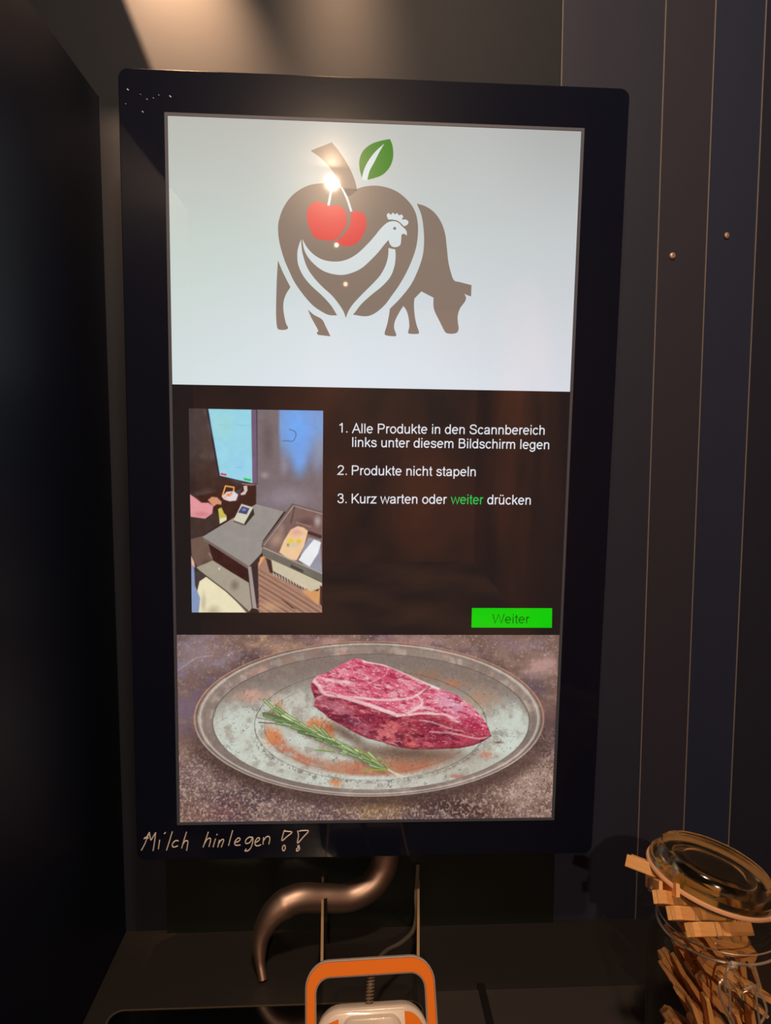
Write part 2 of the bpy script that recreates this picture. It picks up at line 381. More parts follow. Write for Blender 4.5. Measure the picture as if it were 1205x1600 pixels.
def paint_steak(PX, PY):
    X = (PX - 270) * 1.9435; Y = (PY - 980) * 1.9435
    n1 = vnoise(X, Y, 160, 1); n2 = vnoise(X, Y * 1.4, 40, 2); n3 = vnoise(X, Y, 5.0, 3, 2, .7); n4 = vnoise(X, Y, 22, 4)
    n5 = vnoise(X, Y, 4.2, 9, 2, .7)
    img = np.zeros(X.shape + (3,)) + np.array([122, 96, 86])
    img = mix(img, (92, 72, 76), sst(.45, .7, n1)); img = mix(img, (158, 128, 118), sst(.5, .75, n2) * .55)
    for (cx, cy, rx, ry, col, op) in ((90, 80, 150, 90, (148, 132, 146), .85), (60, 260, 90, 130, (118, 100, 122), .7), (330, 60, 130, 45, (206, 164, 128), .7), (480, 45, 120, 25, (196, 150, 140), .7),
                                      (200, 190, 120, 50, (96, 82, 96), .7), (760, 45, 140, 30, (190, 150, 148), .6), (880, 80, 130, 45, (96, 78, 96), .8), (1120, 120, 80, 60, (196, 156, 148), .8), (1060, 60, 130, 40, (150, 124, 138), .6),
                                      (1100, 190, 80, 50, (92, 76, 92), .7), (1120, 300, 60, 80, (116, 88, 84), .6),
                                      (120, 560, 140, 50, (128, 84, 82), .7), (90, 470, 120, 90, (158, 132, 120), .6), (260, 450, 110, 50, (104, 76, 62), .7), (380, 560, 150, 45, (140, 114, 104), .6), (620, 560, 150, 50, (150, 116, 76), .8), (900, 560, 130, 50, (72, 48, 44), .9), (1090, 470, 110, 110, (184, 156, 142), .8), (1090, 580, 90, 40, (150, 122, 118), .6), (820, 545, 90, 30, (76, 54, 52), .7)):
        img = blob(img, X, Y, cx, cy, rx, ry, col, op, nz=n2)
    spk = sst(.46, .76, n3) * sst(300, 440, Y + 160 * (n1 - .5)); img = mix(img, (206, 178, 160), spk * .62); img = mix(img, (60, 40, 38), sst(.58, .8, n5) * sst(330, 470, Y) * .65)
    img = mix(img, (205, 180, 172), sst(.66, .85, n3) * sst(300, 60, Y) * .5); img = mix(img, (84, 64, 68), sst(.66, .85, n5) * sst(330, 100, Y) * .35)
    img = stroke(img, X, Y, [(30, 130), (80, 95), (130, 88)], (180, 165, 178), 1.5, op=.6)
    # shadow of the platter on the table
    img = mix(img, (78, 56, 50), .75 * (1 - sst(1.0, 1.14, ell(X, Y, 612, 300, 530, 232))) * sst(240, 420, Y))
    E = ell(X, Y, 605, 281, 532, 236)
    plate = 1 - sst(.996, 1.004, E)
    Ei = ell(X, Y, 611, 290, 484, 208); ang = np.arctan2((Y - 285) / 220, (X - 608) / 500)
    # rim
    rim = np.zeros_like(img) + np.array([150, 132, 122]); rim = mix(rim, (196, 178, 166), sst(.45, .7, n4) * .6); rim = mix(rim, (190, 130, 112), sst(.5, .7, n2) * .5 * sst(260, 60, Y)); rim = mix(rim, (112, 98, 92), .55 * sst(.5, .72, n1))
    rim = mix(rim, (214, 204, 194), .7 * (1 - sst(0, .012, np.abs(E - .965)))); rim = mix(rim, (86, 72, 66), .7 * (1 - sst(0, .010, np.abs(E - .985)))); rim = mix(rim, (206, 130, 96), .8 * (1 - sst(0, .008, np.abs(E - .996))) * sst(420, 200, Y))
    rim = mix(rim, (200, 182, 166), .8 * (1 - sst(0, .010, np.abs(E - .992))) * sst(250, 400, Y)); rim = mix(rim, (128, 110, 100), .5 * (1 - sst(0, .02, np.abs(E - .94))))
    img = img * (1 - plate[..., None]) + rim * plate[..., None]
    # dish
    dish = np.zeros_like(img) + np.array([190, 190, 178]); dish = mix(dish, (208, 214, 204), sst(.4, .7, n2) * .8)
    dish = mix(dish, (128, 112, 104), .95 * sst(230, 90, Y - np.abs(X - 600) * .18)); dish = mix(dish, (140, 120, 108), .5 * sst(.5, .7, n1) * sst(300, 100, Y)); dish = mix(dish, (150, 134, 120), .5 * sst(.52, .7, n4))
    dish = blob(dish, X, Y, 230, 330, 110, 130, (204, 210, 198), .8, nz=n4); dish = blob(dish, X, Y, 1040, 320, 80, 110, (206, 214, 202), .85, nz=n4); dish = blob(dish, X, Y, 380, 230, 90, 50, (206, 202, 190), .7, nz=n4)
    dish = blob(dish, X, Y, 820, 430, 220, 40, (178, 166, 152), .6, nz=n4); dish = blob(dish, X, Y, 700, 480, 260, 20, (198, 190, 178), .7, nz=n4)
    cop = sst(.40, .56, n2 * .6 + n3 * .4)
    Er = ell(X, Y, 610, 305, 345, 160)
    band = (1 - sst(.03, .10, np.abs(Er - .86))) * sst(230, 330, Y) * sst(.3, -.1, np.cos(ang) - .55)
    dish = mix(dish, (196, 122, 92), band * cop * .95); dish = mix(dish, (170, 120, 100), .45 * (1 - sst(.05, .16, np.abs(Er - .82))) * sst(330, 420, Y))
    for (cx, cy, rx, ry, col) in ((440, 298, 46, 22, (212, 124, 76)), (310, 335, 30, 30, (214, 130, 84)), (505, 474, 20, 16, (222, 122, 66)), (250, 212, 60, 24, (206, 156, 138)), (330, 250, 22, 30, (206, 146, 108)), (480, 320, 36, 40, (200, 110, 66)), (960, 388, 26, 18, (196, 140, 116)), (855, 172, 40, 16, (190, 120, 90)), (940, 220, 60, 40, (176, 140, 116)), (780, 150, 60, 26, (150, 116, 98)), (880, 455, 40, 10, (176, 120, 108)), (560, 425, 90, 22, (190, 122, 92)), (690, 418, 140, 30, (176, 112, 84))):
        dish = blob(dish, X, Y, cx, cy, rx * 1.3, ry * 1.3, col, .9, nz=n3 * .6 + n4 * .4)
    for Ek, wd, op in ((ell(X, Y, 610, 300, 352, 168), .007, .75), (ell(X, Y, 610, 303, 322, 143), .006, .6), (ell(X, Y, 612, 312, 152, 72), .010, .6), (ell(X, Y, 612, 312, 136, 60), .011, .5)):
        dish = mix(dish, (74, 62, 56), op * (1 - sst(0, wd, np.abs(Ek - 1))) * (.55 + .45 * sst(.35, .55, n4)))
    dish = mix(dish, (104, 94, 86), .55 * (1 - sst(.0, .05, np.abs(ell(X, Y, 610, 300, 352, 168) - 1.03))) * sst(.48, .62, n3) * sst(300, 380, Y))
    dish = mix(dish, (88, 80, 74), .5 * sst(.66, .8, n3) * sst(.5, .62, n2)); dish = mix(dish, (80, 68, 62), .85 * (1 - sst(0, .010, np.abs(Ei - .995))))
    dish = blob(dish, X, Y, 1000, 352, 22, 6, (110, 76, 62), .9); dish = blob(dish, X, Y, 1005, 325, 40, 16, (130, 124, 116), .6, nz=n3)
    dish = blob(dish, X, Y, 720, 385, 300, 40, (104, 74, 58), .85, .05); dish = blob(dish, X, Y, 540, 330, 110, 26, (96, 70, 56), .75, .5)
    dm = (1 - sst(.992, 1.0, Ei))[..., None]; img = img * (1 - dm) + dish * dm
    # steak
    OUT = [(428, 172), (445, 150), (480, 139), (520, 115), (552, 100), (572, 97), (600, 107), (650, 116), (700, 136), (760, 163), (820, 188), (870, 208), (915, 240), (945, 272), (965, 300), (977, 333), (950, 350), (920, 362), (880, 370), (800, 373), (740, 373), (690, 366), (640, 350), (600, 340), (560, 322), (525, 302), (500, 288), (482, 278), (465, 262), (437, 242), (441, 222), (430, 192)]
    sd = poly_sd(X, Y, OUT); body = 1 - sst(-1.2, 1.2, sd)
    a_ = -.38; U = X * math.cos(a_) - Y * math.sin(a_) * -1; V = X * math.sin(-a_) * -1 + Y
    Us = X + .5 * Y; Vs = Y - .28 * X
    g1 = vnoise(Us, Vs * 3.0, 46, 11); g2 = vnoise(Us, Vs * 2.2, 20, 12); g3 = vnoise(Us, Vs * 2, 8, 13, 3, .8)
    top = np.zeros_like(img) + np.array([212, 92, 118]); top = mix(top, (232, 142, 158), sst(.42, .68, g1) * .85); top = mix(top, (156, 40, 68), sst(.52, .75, g2) * .75); top = mix(top, (238, 196, 202), sst(.60, .76, g3) * .75); top = mix(top, (236, 190, 196), sst(.56, .64, g1) * sst(.5, .6, g2) * .7)
    top = blob(top, X, Y, 860, 235, 70, 34, (216, 172, 192), .75, .5, g2); top = blob(top, X, Y, 925, 300, 60, 36, (166, 30, 62), .85, .5, g2); top = blob(top, X, Y, 520, 172, 60, 16, (240, 204, 208), .7, .15, g2); top = blob(top, X, Y, 640, 150, 90, 30, (184, 62, 88), .5, .2)
    front = np.zeros_like(img) + np.array([160, 54, 72]); front = mix(front, (112, 36, 56), sst(.50, .70, g2) * .7); front = mix(front, (206, 104, 114), sst(.55, .72, g1) * .7)
    for (cx, cy, rx, ry, col) in ((660, 318, 52, 34, (216, 118, 116)), (740, 330, 40, 34, (192, 92, 96)), (520, 250, 44, 30, (196, 120, 134)), (545, 288, 40, 20, (108, 52, 74)), (480, 235, 34, 26, (170, 100, 116)), (605, 280, 34, 20, (120, 36, 60)), (450, 215, 16, 24, (200, 140, 150)), (700, 345, 12, 30, (90, 30, 40)), (790, 320, 60, 24, (136, 34, 56)), (880, 330, 80, 20, (176, 66, 84)), (590, 312, 40, 18, (150, 78, 96)), (745, 362, 46, 8, (222, 110, 100))):
        front = blob(front, X, Y, cx, cy, rx * 1.25, ry * 1.25, col, .85, .35, g2)
    front = mix(front, (232, 170, 174), sst(.58, .74, g3) * .5); front = mix(front, (92, 22, 40), sst(.6, .75, vnoise(X * .8, Y * 2.2, 26, 15)) * .7)
    top = mix(top, (150, 34, 62), sst(.58, .72, vnoise(Us, Vs * 4.5, 30, 16)) * .6); top = mix(top, (246, 214, 216), sst(.64, .76, vnoise(Us, Vs * 3.5, 13, 17, 3, .7)) * .7)
    EDGE = [(420, 165), (452, 180), (470, 203), (520, 214), (570, 228), (610, 240), (650, 262), (700, 272), (760, 268), (820, 268), (870, 290), (930, 322), (990, 335), (990, 520), (400, 520)]
    fm = (1 - sst(-3, 3, poly_sd(X, Y, EDGE) + (g2 - .5) * 14))[..., None]; st = top * (1 - fm) + front * fm
    for pts, wd, op in (([(437, 163), (452, 180), (470, 203), (520, 213), (570, 228), (625, 246), (690, 270)], 5.5, .8), ([(560, 214), (640, 223), (720, 219), (750, 208), (775, 192), (800, 182)], 3.4, .85), ([(750, 208), (764, 225), (764, 238), (735, 258), (712, 266)], 3.6, .8), ([(690, 272), (730, 268), (760, 264), (830, 267), (858, 276)], 3.2, .9), ([(605, 236), (640, 252), (680, 262)], 5, .6), ([(735, 250), (775, 246), (800, 256)], 5, .7), ([(760, 285), (800, 292), (850, 310), (890, 318)], 2.2, .6), ([(790, 320), (860, 325), (930, 340), (970, 336)], 2.5, .6), ([(470, 162), (540, 168), (560, 176)], 4, .6), ([(590, 180), (650, 150), (660, 135)], 2, .4), ([(480, 150), (530, 128), (570, 116)], 2, .35)):
        st = stroke(st, X, Y, smooth_path(pts, 4) + 0, (240, 206, 204), wd, 2.2, op)
    st = stroke(st, X, Y, [(690, 122), (740, 152), (790, 182), (770, 200)], (120, 30, 48), 3, 3, .6)
    st = stroke(st, X, Y, smooth_path([(590, 103), (650, 113), (700, 132), (760, 160), (815, 186)], 4), (240, 222, 216), 6.5, 3, .95)
    for k in range(70):
        x, y = RNG.uniform(440, 960), RNG.uniform(110, 360); L = RNG.uniform(8, 34); c_ = RNG.uniform(.15, .5)
        st = stroke(st, X, Y, [(x, y), (x + L * .6, y + L * c_ * .3 + RNG.uniform(-3, 3)), (x + L, y + L * c_)], (244, 206, 210) if k % 3 else (128, 26, 50), RNG.uniform(.7, 1.7), 1, .6)
    st = mix(st, (70, 24, 30), .55 * sst(-7, 0, sd) * sst(280, 340, Y))
    img = img * (1 - body[..., None]) + st * body[..., None]
    # rosemary sprig
    def z6(p): return ((390 + p[0] / 4.635 - 270) * 1.9435, (1090 + p[1] / 4.635 - 980) * 1.9435)
    A, B_ = np.array([110., 75.]), np.array([1045., 535.]); axis = (B_ - A) / np.linalg.norm(B_ - A); nrm = np.array([-axis[1], axis[0]])
    img = stroke(img, X, Y, [z6(p + np.array([10, 28])) for p in (A + axis * 60, A + axis * 500, A + axis * 950)], (112, 96, 80), 12, 10, .6)
    img = stroke(img, X, Y, [z6((75, 150)), z6((200, 175))], (130, 126, 112), 1.6); img = stroke(img, X, Y, [z6((90, 185)), z6((230, 195))], (96, 84, 72), 1.6)
    for k in range(46):
        t_ = (k + .5) / 46; base = A + axis * (150 + t_ * 860) + nrm * RNG.uniform(-10, 10); sgn = 1 if k % 2 else -1
        an = RNG.uniform(.05, .42) * sgn; dr = -axis * math.cos(an) + nrm * math.sin(an); L = RNG.uniform(110, 190) * (1 - .25 * t_)
        col = np.array([122, 142, 90]) + RNG.uniform(-22, 34) + (np.array([26, 24, 22]) if sgn < 0 else np.array([-6, -4, 0]))
        p0 = z6(base); p1 = z6(base + dr * L * .5 + nrm * sgn * 4); p2 = z6(base + dr * L)
        img = stroke(img, X, Y, [p0, p1, p2], col * .6, 4.6, 1.4, .9); img = stroke(img, X, Y, [p0, p1, p2], col, 3.2, 1.2, 1); 
        img = stroke(img, X, Y, [p1, p2], col * 1.25, 1.2, .9, .8)
    img = stroke(img, X, Y, [z6((500, 385)), z6((640, 400))], (120, 150, 70), 2.2); img = stroke(img, X, Y, [z6((800, 375)), z6((940, 470))], (150, 160, 60), 1.8); img = stroke(img, X, Y, [z6((965, 435)), z6((1045, 530))], (130, 160, 90), 2.0); img = stroke(img, X, Y, [z6((850, 532)), z6((1010, 528))], (160, 170, 40), 1.8)
    img = stroke(img, X, Y, [z6((1030, 528)), z6((1085, 560))], (206, 190, 160), 3.2); img = stroke(img, X, Y, [z6((1085, 560)), z6((1130, 580))], (222, 200, 176), 4.6)
    return img + ((n5 - .5) * 14 + (n3 - .5) * 10)[..., None]

def paint_inset(PX, PY):
    X = (PX - 285) * 4.571; Y = (PY - 625) * 4.571
    n1 = vnoise(X, Y, 200, 21); n2 = vnoise(X, Y, 40, 22)
    img = np.zeros(X.shape + (3,)) + np.array([70, 60, 58]); img = mix(img, (52, 36, 32), sst(250, 750, Y)); img = mix(img, (92, 84, 84), .5 * sst(.5, .7, n1))
    def fl(p, c, s=3): 
        nonlocal img; img = fill(img, X, Y, p, c, s)
    def bl(cx, cy, rx, ry, c, op=1., a=0.): 
        nonlocal img; img = blob(img, X, Y, cx, cy, rx, ry, c, op, a)
    def sk(p, c, wd, op=1.): 
        nonlocal img; img = stroke(img, X, Y, p, c, wd, 3, op)
    fl([(540, 60), (1030, 60), (1030, 830), (735, 800), (540, 750)], (118, 108, 112), 4); bl(760, 700, 300, 130, (148, 136, 146), .8); bl(620, 300, 70, 260, (96, 84, 86), .7); bl(600, 540, 50, 40, (166, 156, 160), .7)
    fl([(706, 20), (1060, 20), (1060, 240), (706, 240)], (116, 158, 214), 14); img = mix(img, (118, 158, 214), sst(690, 725, X) * sst(520, 200, Y)); bl(850, 330, 150, 300, (118, 160, 222), .9); bl(830, 220, 150, 260, (104, 168, 246), .95); bl(850, 430, 80, 170, (112, 166, 238), .85); bl(1000, 330, 50, 180, (150, 156, 178), .5); bl(980, 420, 70, 200, (140, 150, 180), .7); bl(740, 470, 50, 120, (146, 140, 160), .7)
    sk(smooth_path([(775, 212), (815, 230), (822, 262), (800, 298), (770, 296), (728, 296)], 5), (76, 104, 130), 3.5, .8)
    fl([(180, 60), (545, 60), (550, 606), (510, 604), (272, 552)], (38, 32, 48)); fl([(503, 70), (540, 74), (548, 600), (514, 600)], (112, 92, 118)); fl([(196, 66), (503, 72), (514, 598), (282, 545)], (152, 214, 232)); bl(300, 180, 130, 160, (160, 216, 214), .7); bl(420, 470, 120, 160, (146, 206, 238), .7)
    sk([(270, 182), (300, 183)], (120, 180, 180), 2, .6); sk([(400, 182), (490, 186)], (120, 180, 180), 2, .5); sk([(400, 484), (435, 486)], (110, 170, 190), 2, .7)
    fl([(287, 524), (330, 533), (328, 546), (287, 538)], (206, 60, 84), 2); fl([(452, 560), (503, 570), (502, 585), (452, 576)], (0, 196, 70), 2); fl([(435, 598), (550, 605), (545, 622), (440, 606)], (150, 110, 104), 3)
    fl([(57, 700), (540, 610), (540, 760), (300, 900), (75, 1000)], (56, 34, 30), 8); fl([(57, 650), (57, 1000), (75, 1005), (160, 975), (280, 890), (270, 820)], (66, 50, 46), 10)
    fl([(450, 618), (476, 616), (479, 650), (462, 680), (432, 684), (430, 672), (455, 655)], (214, 192, 190)); fl([(385, 660), (438, 632), (410, 724), (380, 730)], (70, 62, 70))
    sk([(300, 690), (322, 618), (382, 628), (380, 660)], (236, 170, 96), 5); fl([(297, 695), (330, 660), (380, 655), (412, 680), (398, 722), (352, 728), (310, 714)], (226, 214, 216)); bl(345, 682, 34, 18, (240, 122, 44), 1); bl(318, 700, 24, 16, (236, 170, 160), .9); bl(365, 668, 10, 10, (90, 70, 80), .8)
    # counter, terminal
    fl([(75, 1000), (160, 975), (205, 1015), (300, 1180), (170, 1260), (85, 1140)], (112, 88, 78), 5); bl(190, 1190, 60, 70, (84, 58, 48), .9); sk([(205, 1100), (250, 1160)], (160, 140, 124), 6, .6)
    fl([(235, 1150), (492, 1310), (515, 1490), (490, 1525), (115, 1200)], (168, 158, 140), 5); bl(390, 1330, 50, 60, (120, 108, 96), .8); bl(280, 1210, 10, 12, (240, 236, 220), 1)
    fl([(190, 1265), (330, 1370), (480, 1525), (85, 1525), (140, 1300)], (236, 226, 190), 5); bl(240, 1520, 80, 70, (190, 176, 146), .9); sk([(110, 1205), (330, 1370), (500, 1525)], (64, 54, 48), 4); bl(170, 1450, 30, 120, (196, 184, 158), .8)
    fl([(80, 1120), (100, 1180), (108, 1330), (145, 1420), (135, 1525), (80, 1525)], (136, 152, 190), 5); fl([(78, 1120), (100, 1160), (108, 1200), (82, 1180)], (226, 178, 160), 4)
    fl([(195, 1005), (490, 1200), (495, 1310), (360, 1230), (235, 1150)], (58, 30, 28), 4)
    fl([(158, 982), (540, 748), (740, 800), (590, 1010), (585, 1095), (492, 1195)], (152, 146, 140), 3); fl([(158, 982), (492, 1192), (492, 1216), (170, 1008)], (118, 106, 100), 3)
    fl([(484, 1196), (512, 1192), (565, 1500), (520, 1492)], (164, 152, 146), 3); fl([(508, 1195), (592, 1085), (555, 1170), (568, 1495), (548, 1490)], (62, 46, 48), 3)
    fl([(520, 770), (529, 822), (462, 902), (452, 885)], (52, 46, 44)); fl([(380, 862), (452, 888), (455, 902), (382, 876)], (96, 86, 70)); fl([(436, 746), (521, 772), (455, 890), (380, 862)], (210, 204, 184)); fl([(442, 762), (494, 778), (474, 822), (412, 808)], (70, 74, 110)); bl(455, 788, 26, 16, (130, 150, 236), 1)
    # arm, hand and bottle
    fl([(66, 676), (110, 706), (150, 738), (200, 738), (235, 762), (228, 815), (178, 852), (74, 838)], (228, 152, 158), 4); bl(150, 820, 90, 30, (200, 120, 124), .7)
    fl([(196, 718), (225, 695), (262, 700), (294, 730), (292, 752), (262, 748), (236, 766)], (212, 144, 112), 4); fl([(270, 782), (294, 772), (312, 812), (330, 830), (330, 860), (282, 888)], (204, 190, 84), 4); fl([(282, 850), (330, 840), (330, 862), (283, 888)], (226, 222, 196), 3)
    # shelf wood and crate
    fl([(556, 1170), (600, 1110), (1030, 1340), (1030, 1525), (566, 1525)], (170, 130, 110), 4)
    for i in range(9):
        y = 1215 + i * 36; sk([(560, y), (760, y + 120), (1030, y + 290)], (110, 80, 66) if i % 2 else (140, 104, 86), 5, .8)
    fl([(725, 1430), (760, 1450), (830, 1500), (800, 1490)], (60, 36, 30), 4); bl(640, 1480, 120, 60, (212, 166, 130), .7)
    fl([(572, 1130), (615, 1110), (560, 1200)], (228, 166, 108)); fl([(870, 1370), (1005, 1340), (990, 1470)], (214, 156, 104)); fl([(610, 1130), (1010, 1330), (985, 1370), (860, 1350), (640, 1235)], (66, 48, 44), 4)
    fl([(650, 1140), (1015, 1310), (1015, 1345), (935, 1372), (662, 1225)], (206, 194, 166), 4)
    for i in range(12): sk([(665 + i * 20, 1238 + i * 9), (672 + i * 20, 1256 + i * 9)], (226, 214, 196), 4, .8)
    fl([(800, 748), (1030, 812), (1030, 1310), (595, 1110), (582, 1030)], (120, 96, 92), 4); bl(900, 880, 110, 60, (92, 70, 74), .8); bl(980, 870, 40, 60, (176, 166, 164), .9); sk([(830, 880), (930, 910)], (170, 140, 124), 6, .6); sk([(915, 950), (1000, 980)], (50, 38, 42), 12, .9)
    bl(690, 1000, 70, 100, (184, 152, 130), .8, .5); bl(720, 920, 40, 60, (164, 136, 124), .7)
    fl([(915, 985), (1000, 1005), (1015, 1250), (880, 1180), (860, 1110)], (150, 150, 166), 5); fl([(955, 1000), (1006, 1022), (985, 1100), (925, 1195), (845, 1148), (885, 1085)], (236, 238, 242), 4)
    fl([(838, 905), (880, 915), (912, 940), (885, 1050), (832, 1150), (780, 1145), (708, 1092), (740, 1010), (790, 930)], (238, 200, 156), 5); bl(830, 950, 70, 40, (226, 164, 160), .9); bl(790, 1010, 34, 30, (226, 206, 50), 1); bl(848, 1015, 28, 30, (216, 196, 50), 1); bl(812, 1040, 60, 26, (206, 200, 170), .9); bl(770, 1040, 14, 20, (60, 100, 60), .6)
    fl([(585, 1060), (1030, 1255), (1030, 1310), (590, 1118)], (112, 108, 98), 4); sk([(585, 1055), (1030, 1250)], (180, 168, 156), 5, .8); sk([(588, 1050), (800, 752), (1030, 815)], (104, 92, 92), 9); sk([(600, 1040), (805, 765)], (186, 168, 156), 4, .7); sk([(810, 760), (1030, 822)], (196, 180, 170), 3, .7); sk([(815, 770), (790, 880)], (80, 60, 62), 6, .7)
    fl([(790, 1178), (880, 1220), (880, 1240), (790, 1200)], (70, 64, 60), 4); fl([(1000, 1330), (1030, 1340), (1030, 1500), (1000, 1460)], (76, 46, 42), 4)
    return img + ((n2 - .5) * 12)[..., None]

z1 = .00038
def d2(px, py): return loc2d(px, py)
pane_y0 = SH / 2 - .25095
grid_picture('logo_pane', -SW / 2, SW / 2, pane_y0, SH / 2, 60, 40, paint_pane, z1, 'FRONT')
st_y1 = SH / 2 - .50433
grid_picture('steak_picture', -SW / 2, SW / 2, -SH / 2, st_y1, 640, 330, paint_steak, z1)
xa, ya = loc2d(285 + 57 / 4.571, 625 + 64 / 4.571); xb, yb = loc2d(285 + 1015 / 4.571, 625 + 1524 / 4.571)
grid_picture('instruction_picture', xa, xb, yb, ya, 240, 370, paint_inset, z1)

# --- logo
def flat(name, polys, mats, z, parent):
    """flat lit shapes on the screen; polys: list of (material index, layer, points in display metres)"""
    b = MB()
    for mi, lay, pts in polys:
        v3 = [Vector((p[0], p[1], 0)) for p in pts]; b.cur = mi
        tris = tessellate_polygon([v3]); zz = z + lay * .00012
        fs = []
        for t_ in tris:
            a, c, d = (v3[i] for i in t_)
            fs.append(t_ if (c - a).cross(d - a).z > 0 else t_[::-1])
        o = len(b.v); b.v += [(p.x, p.y, zz) for p in v3]; b.f += [tuple(i + o for i in f) for f in fs]; b.mi += [mi] * len(fs)
    me = bpy.data.meshes.new(name); me.from_pydata(b.v, [], b.f)
    for mm in mats: me.materials.append(mm)
    me.polygons.foreach_set('material_index', b.mi)
    o = bpy.data.objects.new(name, me); COL.objects.link(o); o.parent = parent
    return o
def outline(pts, corners, per=6):
    """closed outline, smooth except at the listed corner indices"""
    n = len(pts); P = [np.array(p, float) for p in pts]; out = []
    for i in range(n):
        j = (i + 1) % n; p1, p2 = P[i], P[j]
        p0 = 2 * p1 - p2 if i in corners else P[i - 1]
        p3 = 2 * p2 - p1 if j in corners else P[(j + 1) % n]
        for k in range(per):
            t = k / per
            out.append(.5 * ((2 * p1) + (p2 - p0) * t + (2 * p0 - 5 * p1 + 4 * p2 - p3) * t * t + (3 * p1 - p0 - 3 * p2 + p3) * t ** 3))
    return out
def c2(pts): return [loc2d(420 + p[0] / 3.544, 200 + p[1] / 3.544) for p in pts]
S_brown = screen_mat('logo_brown', (136, 119, 107)); S_white = screen_mat('logo_white', (214, 223, 224)); S_red = screen_mat('logo_red', (222, 66, 66)); S_green = screen_mat('logo_green', (48, 128, 20))
def shp(mi, lay, pts, corners=()): return (mi, lay, c2(outline(pts, set(corners))))
apple = [(488, 340), (530, 326), (600, 321), (670, 335), (730, 365), (785, 418), (815, 470), (828, 530), (829, 590), (820, 660), (798, 730), (765, 805), (725, 875), (690, 925), (645, 985), (590, 1030), (540, 1045), (472, 1036), (452, 1030), (432, 1054), (412, 1030), (385, 1040), (340, 1038), (300, 1020), (250, 985), (200, 930), (150, 860), (118, 795), (90, 730), (65, 645), (55, 570), (60, 510), (88, 435), (140, 368), (215, 322), (290, 308), (345, 312), (398, 330)]
chick = [(190, 617), (215, 662), (252, 702), (300, 730), (350, 741), (400, 740), (450, 725), (500, 693), (550, 645), (590, 600), (620, 562), (645, 537), (668, 522), (698, 518), (722, 527), (740, 545), (752, 556), (766, 574), (768, 598), (752, 588), (738, 592), (736, 625), (731, 650), (712, 661), (690, 660), (675, 646), (666, 622), (640, 652), (610, 690), (570, 732), (520, 777), (470, 802), (420, 815), (370, 813), (310, 795), (260, 760), (220, 715), (198, 668)]
comb = [(664, 508), (656, 485), (666, 473), (679, 482), (689, 471), (702, 480), (713, 473), (724, 485), (738, 481), (747, 494), (740, 508), (762, 509), (776, 521), (770, 537), (752, 545), (738, 532), (715, 515), (690, 509)]
logo = [
    shp(0, 0, apple, (0, 17, 18, 19, 20, 21)),
    shp(0, 0, [(233, 127), (350, 80), (405, 150), (450, 225), (478, 290), (492, 345), (440, 380), (398, 330), (385, 290), (340, 220), (290, 168)], (0, 1, 5, 7)),
    shp(1, 1, [(340, 290), (385, 286), (402, 318), (398, 334), (345, 313)], (0, 1, 2, 3, 4)),
    shp(1, 1, chick, (0, 18, 20, 26)), shp(1, 1, comb, (0, 17)),
    shp(0, 2, [(691, 558), (700, 549), (709, 558), (700, 567)]),
    shp(1, 1, [(183, 618), (168, 660), (162, 705), (168, 760), (195, 820), (240, 875), (300, 930), (350, 985), (385, 1041), (410, 1066), (433, 1056), (420, 1020), (395, 980), (355, 930), (300, 880), (250, 825), (215, 770), (192, 700), (185, 655)], (0, 8, 10)),
    shp(1, 1, [(667, 666), (685, 671), (704, 674), (706, 720), (698, 775), (675, 830), (630, 880), (575, 925), (520, 975), (485, 1020), (471, 1037), (455, 1066), (432, 1056), (445, 1020), (470, 980), (520, 925), (570, 875), (620, 820), (650, 765), (664, 715)], (0, 2, 10, 12)),
    shp(1, 1, [(347, 316), (360, 318), (340, 434), (326, 432)], (0, 1, 2, 3)), shp(1, 1, [(397, 324), (410, 330), (440, 385), (466, 462), (454, 467), (430, 395)], (0, 1, 3, 4)),
    shp(0, 0, [(55, 735), (85, 805), (125, 883), (100, 925), (87, 970), (88, 1020), (100, 1080), (113, 1108), (100, 1119), (70, 1120), (54, 1110), (48, 1070), (46, 1000), (49, 850)], (0, 2)),
    shp(0, 0, [(222, 1008), (255, 1036), (300, 1062), (320, 1098), (348, 1156), (278, 1148), (272, 1135), (280, 1125), (262, 1090), (240, 1050)], (0, 4, 5)),
    shp(0, 0, [(822, 420), (870, 435), (920, 470), (958, 525), (980, 590), (989, 660), (998, 740), (1012, 800), (1030, 845), (1065, 856), (1127, 872), (1125, 935), (1105, 928), (1088, 920), (1097, 942), (1090, 965), (1065, 1000), (1052, 1040), (1053, 1080), (1057, 1112), (1048, 1135), (1020, 1142), (990, 1138), (975, 1120), (950, 1070), (925, 1020), (917, 985), (917, 942), (850, 907), (812, 946), (809, 985), (815, 1050), (825, 1095), (838, 1136), (820, 1143), (780, 1140), (779, 1125), (784, 1098), (778, 1045), (765, 1008), (750, 988), (730, 1020), (705, 1070), (700, 1110), (712, 1148), (700, 1156), (655, 1150), (648, 1135), (661, 1090), (671, 1040), (676, 1003), (733, 945), (790, 872), (830, 790), (855, 712), (863, 640), (860, 560), (848, 485)], (0, 10, 11, 13, 27, 28, 29, 40, 50)),
]
flat('logo', logo, [S_brown, S_white], .00045, scr)
ch = [shp(0, 0, [(215, 470), (225, 437), (255, 413), (290, 410), (320, 428), (350, 433), (385, 430), (420, 453), (434, 490), (430, 540), (402, 590), (360, 625), (305, 622), (260, 610), (235, 568), (218, 520)]),
      shp(0, 0, [(456, 467), (490, 462), (525, 474), (543, 510), (540, 560), (515, 612), (478, 648), (440, 658), (404, 650), (374, 629), (420, 592), (450, 540), (458, 500)], (0, 9))]
flat('cherries', ch, [S_red], .00062, scr)
